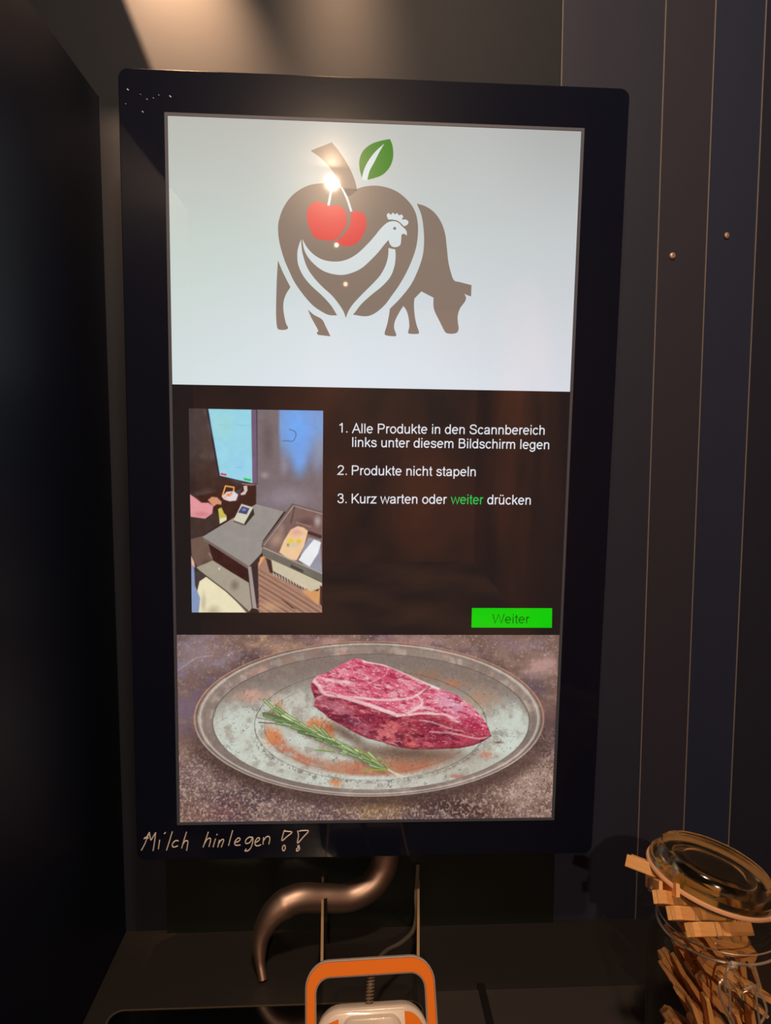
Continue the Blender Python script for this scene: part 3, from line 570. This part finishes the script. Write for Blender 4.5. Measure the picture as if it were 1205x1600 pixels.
lf = [shp(0, 0, [(672, 62), (686, 100), (690, 160), (673, 215), (635, 258), (590, 278), (545, 289), (517, 278), (505, 230), (503, 180), (522, 130), (565, 92), (620, 72)], (0, 6, 7)), shp(1, 1, [(516, 284), (530, 230), (555, 180), (592, 132), (641, 87), (612, 138), (585, 192), (560, 240), (546, 296)], (0, 4, 8))]
flat('leaf', lf, [S_green, S_white], .00045, scr)

# --- wording
def arc(cx, cy, rx, ry, a0, a1, n=18): return [(cx + rx * math.cos(math.radians(a0 + (a1 - a0) * i / n)), cy + ry * math.sin(math.radians(a0 + (a1 - a0) * i / n))) for i in range(n + 1)]
def sm(*p): return [tuple(q_) for q_ in smooth_path(p, 6)]
STEM = lambda x, y0=0, y1=1062: [(x, y0), (x, y1)]
ARCH = lambda x0, x1: sm((x0, 600), (x0 + 60, 800), (x0 + 180, 940), (x0 + 350, 985), (x1 - 110, 930), (x1 - 15, 800), (x1, 620)) + [(x1, 0)]
UCUP = [(215, 1062)] + sm((215, 440), (230, 260), (330, 110), (520, 72), (740, 150), (870, 300), (900, 460))
GLY = {' ': (569, []), '.': (569, [[(275, 0), (275, 195)]]), 'l': (455, [STEM(225, 0, 1466)]), 'i': (455, [STEM(225), STEM(225, 1270, 1466)]),
 'o': (1139, [arc(569, 531, 415, 462, 90, 450, 36)]), 'e': (1139, [[(165, 555), (985, 555)] , arc(575, 531, 415, 462, 3, 318, 36)]), 'c': (1024, [arc(560, 531, 405, 462, 38, 322, 32)]),
 'd': (1139, [arc(530, 531, 385, 462, 90, 450, 36), STEM(920, 0, 1466)]), 'b': (1139, [arc(610, 531, 385, 462, 90, 450, 36), STEM(220, 0, 1466)]), 'p': (1139, [arc(610, 531, 385, 462, 90, 450, 36), STEM(220, -407, 1062)]),
 'g': (1139, [arc(530, 531, 385, 462, 90, 450, 36), [(920, 1062), (920, 0)] + arc(530, -20, 390, 310, 0, -165, 18)]),
 'a': (1139, [sm((190, 740), (270, 910), (430, 982), (620, 985), (820, 920), (890, 740)) + [(890, 250)] + sm((890, 250), (905, 100), (945, 0)), sm((890, 610), (700, 560), (440, 520), (240, 440), (170, 290), (240, 130), (430, 72), (640, 110), (810, 220), (885, 400))]),
 'n': (1139, [STEM(225), ARCH(225, 905)]), 'h': (1139, [STEM(225, 0, 1466), ARCH(225, 905)]), 'm': (1706, [STEM(225), ARCH(225, 850), ARCH(850, 1475)]), 'u': (1139, [UCUP, STEM(905)]), 'ü': (1139, [UCUP, STEM(905), STEM(380, 1270, 1466), STEM(730, 1270, 1466)]),
 'r': (682, [STEM(225), sm((225, 560), (270, 790), (380, 940), (520, 980), (660, 945))]), 't': (569, [[(285, 1380), (285, 260)] + sm((285, 260), (320, 110), (420, 75), (540, 85)), [(50, 985), (530, 985)]]),
 'k': (1024, [STEM(225, 0, 1466), [(910, 1062), (225, 400)], [(455, 640), (960, 0)]]), 's': (1024, [sm((870, 760), (770, 920), (520, 985), (280, 925), (195, 780), (280, 640), (530, 555), (790, 460), (885, 300), (790, 130), (530, 70), (270, 130), (150, 320))]),
 'w': (1479, [[(60, 1062), (395, 40), (740, 1020), (1085, 40), (1420, 1062)]]), 'z': (1024, [[(90, 985), (860, 985), (100, 78), (950, 78)]]),
 'A': (1366, [[(60, 0), (683, 1420), (1306, 0)], [(280, 520), (1090, 520)]]), 'P': (1366, [STEM(250, 0, 1466), [(250, 1385), (800, 1385)] + sm((800, 1385), (1080, 1290), (1165, 1040), (1080, 790), (800, 690)) + [(250, 690)]]),
 'B': (1366, [STEM(250, 0, 1466), [(250, 1385), (760, 1385)] + sm((760, 1385), (980, 1320), (1065, 1110), (980, 890), (760, 800)) + [(250, 800)], [(760, 800)] + sm((760, 800), (1060, 700), (1155, 430), (1040, 160), (790, 82)) + [(250, 82)]]),
 'S': (1366, [sm((1170, 1060), (1040, 1300), (690, 1395), (350, 1300), (235, 1080), (340, 880), (690, 760), (1060, 630), (1185, 390), (1050, 150), (700, 68), (310, 160), (150, 450))]), 'K': (1366, [STEM(245, 0, 1466), [(1230, 1466), (245, 520)], [(560, 830), (1300, 0)]]),
 'W': (1933, [[(60, 1466), (480, 30), (965, 1430), (1450, 30), (1873, 1466)]]), '1': (1139, [STEM(660, 0, 1466), sm((660, 1440), (500, 1250), (250, 1110))]),
 '2': (1139, [sm((180, 1050), (270, 1300), (570, 1395), (880, 1290), (960, 1040), (860, 790), (500, 420), (160, 82)) + [(1010, 82)]]), '3': (1139, [sm((170, 1090), (290, 1320), (560, 1395), (820, 1300), (900, 1080), (790, 860), (480, 790)), sm((480, 790), (850, 700), (970, 430), (850, 160), (550, 68), (260, 160), (150, 400))])}
def text(name, body, p0, p1, capx, material, z, weight=90, parent=None):
    """a line of plain sans lettering from pixel p0 to pixel p1 on its base line, cap height in pixels; every stroke is a flat lit ribbon"""
    (xa, ya), (xb, yb) = loc2d(*p0), loc2d(*p1); _, yc = loc2d(p0[0], p0[1] - capx); sy = (yc - ya) / 1466
    S = []; x = 0
    for ch_ in body:
        adv, st_ = GLY[ch_]; S += [[(px + x, py) for px, py in q_] for q_ in st_]; x += adv
    lo = min(p[0] for q_ in S for p in q_) - weight; hi = max(p[0] for q_ in S for p in q_) + weight; sx = (xb - xa) / (hi - lo)
    vs, fs = [], []
    for q_ in S:
        P = np.array([((px - lo) * sx, py * sy) for px, py in q_]); keep = [0] + [i for i in range(1, len(P)) if np.linalg.norm(P[i] - P[i - 1]) > 1e-6]; P = P[keep]; h = weight * sy
        T = P[1:] - P[:-1]; T /= np.linalg.norm(T, axis=1)[:, None]; Nn = np.stack([-T[:, 1], T[:, 0]], 1); o = len(vs); closed = np.linalg.norm(P[0] - P[-1]) < 1e-6
        for i in range(len(P)):
            a, c = (Nn[max(i - 1, 0)], Nn[min(i, len(Nn) - 1)])
            if closed and i in (0, len(P) - 1): a, c = Nn[-1], Nn[0]
            mN = a + c; mN = mN / max(mN @ mN / 2, .35); 
            for sg in (1, -1): vs.append((P[i][0] + mN[0] * h * sg, P[i][1] + mN[1] * h * sg))
        for i in range(len(P) - 1): fs.append((o + 2 * i + 1, o + 2 * i + 3, o + 2 * i + 2, o + 2 * i))
    tot = xb - xa; me = bpy.data.meshes.new(name); me.from_pydata([(px + xa, py + ya + (yb - ya) * px / tot, z) for px, py in vs], [], fs); me.materials.append(material)
    ob = bpy.data.objects.new(name, me); COL.objects.link(ob); ob.parent = parent or scr
    return ob
S_text = screen_mat('text_white', (226, 228, 236)); S_tgreen = screen_mat('text_green', (20, 190, 80)); S_btn = screen_mat('button_green', (2, 206, 6)); S_btext = screen_mat('button_text', (8, 62, 10))
def t4(x, y): return (510 + x / 3.171, 630 + y / 3.171)
zt = .00042
text('instruction_number', '1.', t4(70, 148), t4(112, 148), 15.0, S_text, zt)
text('instruction_line', 'Alle Produkte in den Scannbereich', t4(134, 151), t4(1088, 159), 15.2, S_text, zt)
text('instruction_line', 'links unter diesem Bildschirm legen', t4(136, 219), t4(1111, 231), 15.2, S_text, zt)
text('instruction_number', '2.', t4(64, 358), t4(110, 358), 15.0, S_text, zt)
text('instruction_line', 'Produkte nicht stapeln', t4(135, 359), t4(748, 365), 15.2, S_text, zt)
text('instruction_number', '3.', t4(64, 498), t4(110, 498), 15.0, S_text, zt)
text('instruction_line', 'Kurz warten oder', t4(135, 499), t4(608, 502), 15.2, S_text, zt)
tag(text('instruction_word', 'weiter', t4(625, 502), t4(788, 504), 15.2, S_tgreen, zt), 'word shown in green lettering')
text('instruction_line', 'drücken', t4(806, 504), t4(1021, 506), 15.2, S_text, zt)
q = [loc2d(*t4(*p)) for p in ((733, 1018), (1130, 1019), (1129, 1116), (731, 1115))]
flat('button', [(0, 0, q)], [S_btn], .00042, scr)
text('button_text', 'Weiter', t4(833, 1094), t4(1019, 1094), 14.6, S_btext, .00054, weight=66)

# --- handwriting with a pale marker on the lower bezel
def h8(p): return loc2d(215 + p[0] / 4.155, 1285 + p[1] / 4.155)
strokes = [[(50, 186), (62, 165), (78, 130), (100, 70)], [(66, 112), (84, 100), (92, 84)], [(70, 104), (96, 108)], [(100, 70), (106, 100), (112, 120), (126, 98), (142, 72)], [(142, 72), (135, 130), (126, 189)], [(168, 120), (160, 178)], [(197, 80), (206, 70)], [(250, 65), (232, 125), (213, 186)],
           [(290, 126), (272, 124), (254, 140), (250, 158), (262, 166), (286, 158)], [(342, 68), (326, 120), (311, 173)], [(317, 152), (334, 126), (350, 128), (349, 150), (343, 188)],
           [(483, 68), (466, 120), (450, 166)], [(458, 146), (476, 116), (494, 108), (498, 122), (488, 163)], [(530, 112), (515, 165)], [(538, 88), (541, 82)], [(556, 120), (545, 166)], [(552, 142), (568, 120), (580, 116), (582, 128), (568, 166)], [(641, 58), (628, 105), (615, 156)],
           [(656, 136), (680, 128), (690, 114), (678, 106), (660, 124), (654, 142), (664, 154), (692, 152)], [(772, 104), (748, 102), (726, 122), (728, 142), (752, 136), (772, 106), (770, 140), (758, 172), (740, 190), (721, 190), (730, 178)], [(790, 136), (810, 124), (816, 110), (804, 106), (788, 128), (788, 150), (802, 158), (826, 150)],
           [(842, 104), (838, 148)], [(840, 126), (860, 100), (878, 98), (882, 116), (876, 146)],
           [(972, 62), (1000, 64), (1026, 70), (996, 96), (966, 122), (960, 116), (968, 86), (974, 62), (982, 56)], [(974, 152), (965, 166), (966, 184), (974, 190), (982, 178), (982, 160), (974, 152)],
           [(1070, 62), (1100, 58), (1132, 62), (1100, 100), (1066, 138), (1062, 128), (1068, 90), (1062, 60)], [(1076, 158), (1064, 158), (1072, 166), (1076, 176), (1066, 188), (1056, 190), (1058, 176), (1074, 166)]]
b = MB()
for s_ in strokes:
    P = smooth_path([h8(p) for p in s_], 6); b.tube([(p[0], p[1], .0004) for p in P], .00062, 6)
tag(b.build('handwriting', M_chalk, disp, True), 'handwritten note in pale marker')
b = MB()
for (x, y, r) in ((240, 290, 1.3), (385, 362, .8), (433, 353, .7), (474, 332, .6), (560, 342, 1.3), (353, 458, 1.1), (224, 397, .6), (335, 326, .6)):
    cx, cy = loc2d(150 + x / 4.82, 80 + y / 4.82); R_ = r * .0006
    b.tube([(cx - R_, cy + R_ * .8, .0003), (cx + R_, cy - R_ * .8, .0003)], R_ * .7, 6)
tag(b.build('dust_specks', M_dust, disp), kind='stuff')

# ---------------------------------------------------------------- curved tube below the display
def px_path(pts): return [tuple(atY(px, py, y)) for px, py, y in pts]
P = px_path([(604, 1322, -.024), (602, 1340, -.025), (596, 1362, -.028), (578, 1386, -.034), (545, 1402, -.041), (505, 1403, -.049), (465, 1404, -.057), (430, 1424, -.064), (409, 1460, -.070), (406, 1495, -.078)]) + [tuple(atZ(411, 1531, ZC + .001))]
P = smooth_path(P, 8); n = len(P)
rr = [.0150 if i / n < .64 else .0150 - (.0150 - .0050) * min(1, (i / n - .66) / .26) for i in range(n)]
b = MB(); b.tube([tuple(p) for p in P], rr, 20)
tag(b.build('curved_tube', M_pipe, None, True), 'bronze S-shaped metal tube coming down behind the display onto the counter', 'tube')

# ---------------------------------------------------------------- hand scanner on its two rods
yl = Vector((0, .50, .866)).normalized(); zl = Vector((0, -.866, .50)).normalized(); xl = Vector((1, 0, 0)); roll = Matrix.Rotation(math.radians(1.6), 3, zl)
xl = roll @ xl; yl = roll @ yl
top = atY(577.5, 1497, -.200)
scn = empty('barcode_scanner', frame_matrix(xl, yl, zl, top)); tag(scn, 'white and orange scanner with square orange handle frame below the display', 'scanner')
SI = scn.matrix_world.inverted()
hw = .0575; L_ = .104
b = MB()
b.loops([rrect(-hw, hw, -L_, 0, .021, -.009), rrect(-hw, hw, -L_, 0, .021, -.001), rrect(-hw + .0012, hw - .0012, -L_ + .0012, -.0012, .020, 0), rrect(-hw + .0016, hw - .0016, -L_ + .0016, -.0016, .0195, -.0012),
         rrect(-hw + .0082, hw - .0082, -L_ + .0086, -.0122, .013, -.0012), rrect(-hw + .0086, hw - .0086, -L_ + .009, -.0126, .0125, 0), rrect(-hw + .0096, hw - .0096, -L_ + .010, -.0136, .012, -.001), rrect(-hw + .0096, hw - .0096, -L_ + .010, -.0136, .012, -.009)], closed=True)
b.build('handle_frame', M_grey, scn, True)
b = MB(); b.loops([rrect(-hw + .0015, hw - .0015, -L_ + .0015, -.0015, .0196, z) for z in (-.0012, -.0004)] + [rrect(-hw + .0083, hw - .0083, -L_ + .0087, -.0123, .013, z) for z in (-.0004, -.0012)], closed=True)
b.build('frame_inlay', M_orange, scn, True)
bw = .0485; t0 = -.0350
b = MB(); slab(b, -bw, bw, -.1115, t0, .022, [(.003, -.016), (0, -.013), (0, .0045), (.0008, .0064), (.0022, .0076), (.0040, .008)]); body = b.build('scanner_body', M_white, scn, True)
for sx in (-1, 1):
    b = MB(); pts = []
    prof = [(.0285, -.0395 if sx > 0 else -.0425), (.036, -.0415 if sx > 0 else -.0450), (.0425, -.048), (.0458, -.058), (.0462, -.092), (.0285, -.098)]
    ring = [(sx * p[0], p[1]) for p in smooth_path(prof[:5], 4)] + [(sx * prof[5][0], prof[5][1])]
    b.loops([[(x, y, z) for x, y in ring] for z in (.0035, .0078, .0088)])
    b.build('side_grip', M_orange, scn, False)
b = MB(); slab(b, -.0262, .0262, -.104, t0 - .0052, .011, [(0, .0075), (.0004, .0078), (.0018, .0125), (.003, .0135)]); b.build('raised_panel', M_white, scn, True)
b = MB(); slab(b, -.0100, .0100, -.090, t0 - .0175, .003, [(0, .0134), (.0003, .0146)]); b.build('window_rim', M_orange, scn)
b = MB(); slab(b, -.0082, .0082, -.088, t0 - .0195, .002, [(0, .0140), (.0003, .0150)]); b.build('scan_window', M_window, scn)
# rods from the backing board to the frame
sr = empty('scanner_support', Matrix.Translation(atY(578, 1372, -.0065))); tag(sr, 'pair of thin metal rods from wall to scanner, crossing the bronze tube', 'support'); SI = sr.matrix_world.inverted()
for k, (pa, pb, x_) in enumerate((((504.5, 1372), (494, 1500), -hw + .012), ((654, 1375), (663, 1500), hw - .010))):
    A = Vector(atY(*pa, -.0065)); B_ = scn.matrix_world @ Vector((x_ + (.0025 if k == 0 else -.0035), -.008, -.0095))
    d = (B_ - A).normalized(); side = Vector((1, 0, 0)); up = d.cross(side).normalized(); b = MB()
    def bar(off, wd, th, A=A, B_=B_):
        return [[tuple(p + side * (off + sx * wd) + up * (sz * th)) for sx, sz in ((-1, -1), (1, -1), (1, 1), (-1, 1))] for p in (A, B_)]
    b.loops(bar(0, .0013, .0013)); r_ = b.build('support_rod', M_rod); r_.parent = sr; r_.matrix_parent_inverse = SI
    if k == 0:
        b = MB(); b.loops([[tuple(p + side * (.0032 + sx * .0018) + up * (sz * .002)) for sx, sz in ((-1, -1), (1, -1), (1, 1), (-1, 1))] for p in (A + d * .0005, A + d * .10)])
        c_ = b.build('rod_bracket', M_roddark); c_.parent = sr; c_.matrix_parent_inverse = SI
# cable
P = px_path([(653, 1352, -.008), (652, 1372, -.020), (650, 1400, -.040), (651, 1430, -.060), (645, 1455, -.080), (626, 1474, -.105), (603, 1487, -.130), (590, 1503, -.155), (582, 1520, -.175)])
P += [tuple(scn.matrix_world @ Vector(v)) for v in ((.0005, -.018, -.008), (-.0015, -.030, -.006), (-.002, -.040, -.006))]
P = smooth_path(P, 8); b = MB(); b.tube([tuple(p) for p in P], .0024, 10)
cb = tag(b.build('cable', M_cable, None, True), 'dark sleeved cable running from the wall to the orange-framed scanner', 'cable')
hel = []; a0, a1 = Vector(scn.matrix_world @ Vector((.0012, -.0135, -.007))), Vector(scn.matrix_world @ Vector((-.0018, -.0365, -.0055)))
ax = (a1 - a0).normalized(); u_ = ax.orthogonal().normalized(); v_ = ax.cross(u_)
for i in range(121): 
    a = i / 120 * 2 * math.pi * 9; hel.append(tuple(a0.lerp(a1, i / 120) + (u_ * math.cos(a) + v_ * math.sin(a)) * .0030))
b = MB(); b.tube(hel, .0008, 6); b.build('strain_relief', M_coil, cb, True)

# ---------------------------------------------------------------- clip-top jar
JX, JY, JZ = .3035, -.25, ZC
jar = empty('clip_top_jar', Matrix.Translation((JX, JY, JZ))); tag(jar, 'glass clip-top jar full of wooden clothespins at right on the counter', 'jar')
prof_o = [(.0001, .0005), (.046, .0005), (.051, .003), (.054, .010), (.0555, .030), (.0555, .130), (.0545, .140), (.0510, .150), (.0465, .157), (.0452, .160), (.0472, .163), (.0472, .167), (.0450, .170), (.0448, .178), (.0462, .181), (.0462, .185), (.0440, .187)]
prof_i = [(.0415, .186), (.0412, .170), (.0420, .160), (.047, .150), (.0515, .138), (.0525, .126), (.0525, .030), (.051, .012), (.047, .006), (.0001, .006)]
b = MB(); b.lathe(prof_o + prof_i, 72); b.build('jar_body', M_glass, jar, True)
# lid: disc tilted, low to the right
lc = atY(1113, 1362, -.25); v = ray(1113, 1362); v = v / np.linalg.norm(v)
e = R[:, 0] * .905 + R[:, 1] * .425; e = e - v * (e @ v); e /= np.linalg.norm(e); u_ = np.cross(e, v); u_ = u_ if u_[2] > 0 else -u_
nl = .37 * (-v) + .93 * u_; nl /= np.linalg.norm(nl); yl_ = np.cross(nl, e)
LM = Matrix.Translation((-JX, -JY, -JZ)) @ frame_matrix(e, yl_, nl, lc - nl * .003)
b = MB(); b.lathe([(.0001, .0085), (.020, .0085), (.024, .0075), (.0245, .0090), (.026, .0092), (.0345, .0105), (.0400, .0135), (.0425, .0140), (.0445, .0120), (.0455, .0070), (.0480, .0050), (.0500, .0030), (.0502, -.0010), (.0490, -.0035), (.0440, -.0045), (.0415, -.0110), (.0390, -.0112), (.0380, -.002), (.034, .0025), (.020, .0035), (.0001, .0035)], 80)
lid = b.build('lid', M_lid, jar, True); lid.matrix_local = LM
b = MB(); L = []
for k in range(96):
    a = 2 * math.pi * k / 96; ex = .016 * math.exp(-((k if k < 48 else k - 96) / 3.6) ** 2)
    L.append([((r + (ex if r > .046 else 0)) * math.cos(a), (r + (ex if r > .046 else 0)) * math.sin(a), z) for r, z in ((.0435, -.0052), (.0512, -.0052), (.0518, -.0035), (.0512, -.0018), (.0435, -.0030))])
b.loops(L, closed=True); sl = b.build('rubber_seal', M_seal, lid, True)
# wire bail
zr = .1650
b = MB(); b.tube([(.0485 * math.cos(2 * math.pi * k / 80), .0485 * math.sin(2 * math.pi * k / 80), zr - .004 * math.sin(2 * math.pi * k / 80 - 1.2) * 0) for k in range(80)], .0011, 8, True); b.build('neck_wire', M_wire, jar, True)
b = MB(); b.tube([(.0480 * math.cos(2 * math.pi * k / 80), .0480 * math.sin(2 * math.pi * k / 80), zr + .0075) for k in range(80)], .0006, 8, True); b.build('neck_wire', M_wire, jar, True)
def wire(pts, r=.0012, name='latch_wire'):
    P = smooth_path([np.array(atY(px, py, y)) - np.array([JX, JY, JZ]) for px, py, y in pts], 8); b = MB(); b.tube([tuple(p) for p in P], r * .8, 8); b.build(name, M_wire, jar, True)
fy = -.3055
wire([(1143, 1503, -.300), (1138, 1512, fy), (1134, 1524, fy - .001), (1133, 1540, fy - .001), (1134, 1552, fy)])
wire([(1129, 1531, fy), (1124, 1540, fy - .002), (1127, 1560, fy - .003), (1136, 1580, fy - .003), (1146, 1596, fy - .003), (1144, 1612, fy - .003), (1139, 1640, fy - .003)], .0013)
wire([(1136, 1530, fy), (1140, 1545, fy - .002), (1141, 1570, fy - .002), (1142, 1620, fy - .002)], .0012)
wire([(1137, 1531, fy), (1146, 1542, fy + .001), (1152, 1550, fy + .002)], .0009)
wire([(1143, 1503, -.3005), (1155, 1506, -.302), (1168, 1508, -.300), (1178, 1516, -.299), (1184, 1530, -.300), (1184, 1550, -.301)], .0014)
wire([(1174, 1535, -.303), (1180, 1548, -.304), (1184, 1575, -.305), (1190, 1620, -.305)], .0012)
wire([(1187, 1551, -.302), (1194, 1564, -.304), (1198, 1580, -.305), (1193, 1592, -.305), (1188, 1602, -.305), (1184, 1630, -.305)], .0013)
wire([(1163, 1547, -.303), (1176, 1541, -.304)], .0016); wire([(1160, 1562, -.302), (1160, 1553, -.304), (1168, 1548, -.304)], .0009)
wire([(1138, 1513, fy), (1146, 1511, fy - .001), (1152, 1512, fy - .001)], .0015)

# ---------------------------------------------------------------- clothespins
LEG = [(0, .0002), (.011, .0002), (.0130, .0016), (.0170, .0016), (.0190, .0002), (.0330, .0002), (.0345, .0012), (.0375, .0014), (.040, .0008), (.0720, .0050), (.0720, .0078), (.0420, .0066), (.0385, .0050), (.0345, .0050), (.0310, .0064), (.0050, .0056), (0, .0036)]
def leg_mesh(sg):
    b = MB(); h = .0048; bev = .0006
    L = []
    for zz, ins in ((-h, bev), (-h + bev, 0), (h - bev, 0), (h, bev)):
        c = np.mean(np.array(LEG), 0); L.append([(x, sg * (y if ins == 0 else y + (c[1] - y) * .08), zz) for x, y in LEG])
    b.loops(L); return b
def make_pin():
    root = empty('clothespin', Matrix()); 
    leg_mesh(1).build('leg', M_wood, root); leg_mesh(-1).build('leg', M_wood, root)
    b = MB(); P = []
    P += [(.0235, .0068, -.0046), (.0235, .0068, .0046), (.0240, .0066, .0060), (.0300, .0052, .0062), (.0345, .0026, .0062)]
    for i in range(49):
        a = math.pi / 2 - i / 48 * 2 * math.pi * 3; P.append((.036 + .0026 * math.cos(a), .0026 * math.sin(a), .0060 - i / 48 * .0120))
    P += [(.0345, -.0026, -.0062), (.0300, -.0052, -.0062), (.0240, -.0066, -.0060), (.0235, -.0068, -.0046), (.0235, -.0068, .0046)]
    b.tube(P, .00055, 6); b.build('spring', M_wire, root, True)
    return root
proto = make_pin(); kids = list(proto.children); used = False
def place_pin(mtx, label, group=None, yellow=False):
    global used
    if not used: root = proto; used = True; ks = kids
    else:
        root = proto.copy(); COL.objects.link(root); ks = []
        for k in kids:
            c = k.copy(); COL.objects.link(c); c.parent = root; ks.append(c)
    root.matrix_world = mtx
    for k_ in ('label', 'category', 'group'):
        if k_ in root: del root[k_]
    tag(root, label, 'clothespin', group)
    return root
G_RIM = 'clothespins lying in the jar mouth'
def rim_pin(pa, ya_, pb, yb_, label, up=(0, -.45, .9), flip=False):
    A, B_ = Vector(atY(*pa, ya_)), Vector(atY(*pb, yb_))
    if flip: A, B_ = B_, A
    x = (B_ - A).normalized(); z = Vector(up); z = (z - x * z.dot(x)).normalized(); y = z.cross(x)
    c = (A + B_) / 2; return place_pin(frame_matrix(x, y, z, c - x * .036), label, G_RIM)
rim_pin((1060, 1453), -.312, (1178, 1452), -.268, 'wooden clothespin lowest in the fan under the jar lid, across the jar mouth', (0, .62, .78))
rim_pin((1036, 1425), -.300, (1131, 1434), -.252, 'wooden clothespin second from bottom in the fan under the jar lid', (0, .6, .8))
rim_pin((1019, 1399), -.288, (1088, 1416), -.236, 'wooden clothespin in the middle of the fan under the jar lid', (0, .55, .8))
rim_pin((1020, 1378), -.225, (1043, 1388), -.275, 'short-looking clothespin pointing at the viewer below the topmost one in the fan', (.1, .25, .95))
rim_pin((996, 1349), -.235, (1108, 1392), -.272, 'topmost wooden clothespin, its split handles sticking out left beneath the jar lid', (.1, .45, .9), True)

# clothespins filling the jar, in layers from back to front
def separated(A, B_):
    for P, Q in ((A, B_), (B_, A)):
        for i in range(4):
            e = P[(i + 1) % 4] - P[i]; nx, nz = e.z, -e.x
            a = [p.x * nx + p.z * nz for p in P]; c = [p.x * nx + p.z * nz for p in Q]
            if max(a) <= min(c) or max(c) <= min(a): return True
    return False
G_JAR = 'clothespins inside the jar'; rows = 7
for ir in range(rows):
    y = JY + .0415 - ir * .0138; half = math.sqrt(max(.0515 ** 2 - (abs(y - JY) + .0055) ** 2, 0)); ang = math.radians([42, 50, 36, 52, 44, 38, 34][ir])
    placed = []
    for tr in range(12000):
        if len(placed) >= 12: break
        al = ang + random.choice((0, 0, 0, 0, .12, -.15, .25, -.35)) + random.uniform(-.08, .08)
        dd = Vector((math.sin(al), 0, -math.cos(al))); t2 = Vector((dd.z, 0, -dd.x)) * -1
        c = Vector((JX + random.uniform(-.04, .04), y, JZ + random.uniform(.02, .150))); cor = [c + dd * a_ + t2 * q_ for a_, q_ in ((-.0362, -.0066), (.0362, -.0079), (.0362, .0079), (-.0362, .0066))]
        if any(abs(p.x - JX) > (half if p.z < JZ + .130 else half - (p.z - JZ - .130) * .35) or p.z < JZ + .0072 or p.z > JZ + .172 for p in cor): continue
        if any(not separated(cor, o_) for o_ in placed): continue
        placed.append(cor)
        sg = 1 if random.random() < .6 else -1
        x = dd * sg; z = Vector((0, -1, 0)); yy = z.cross(x)
        place_pin(frame_matrix(x, yy, z, c - x * .036), 'wooden clothespin with steel spring packed inside the glass jar', G_JAR)
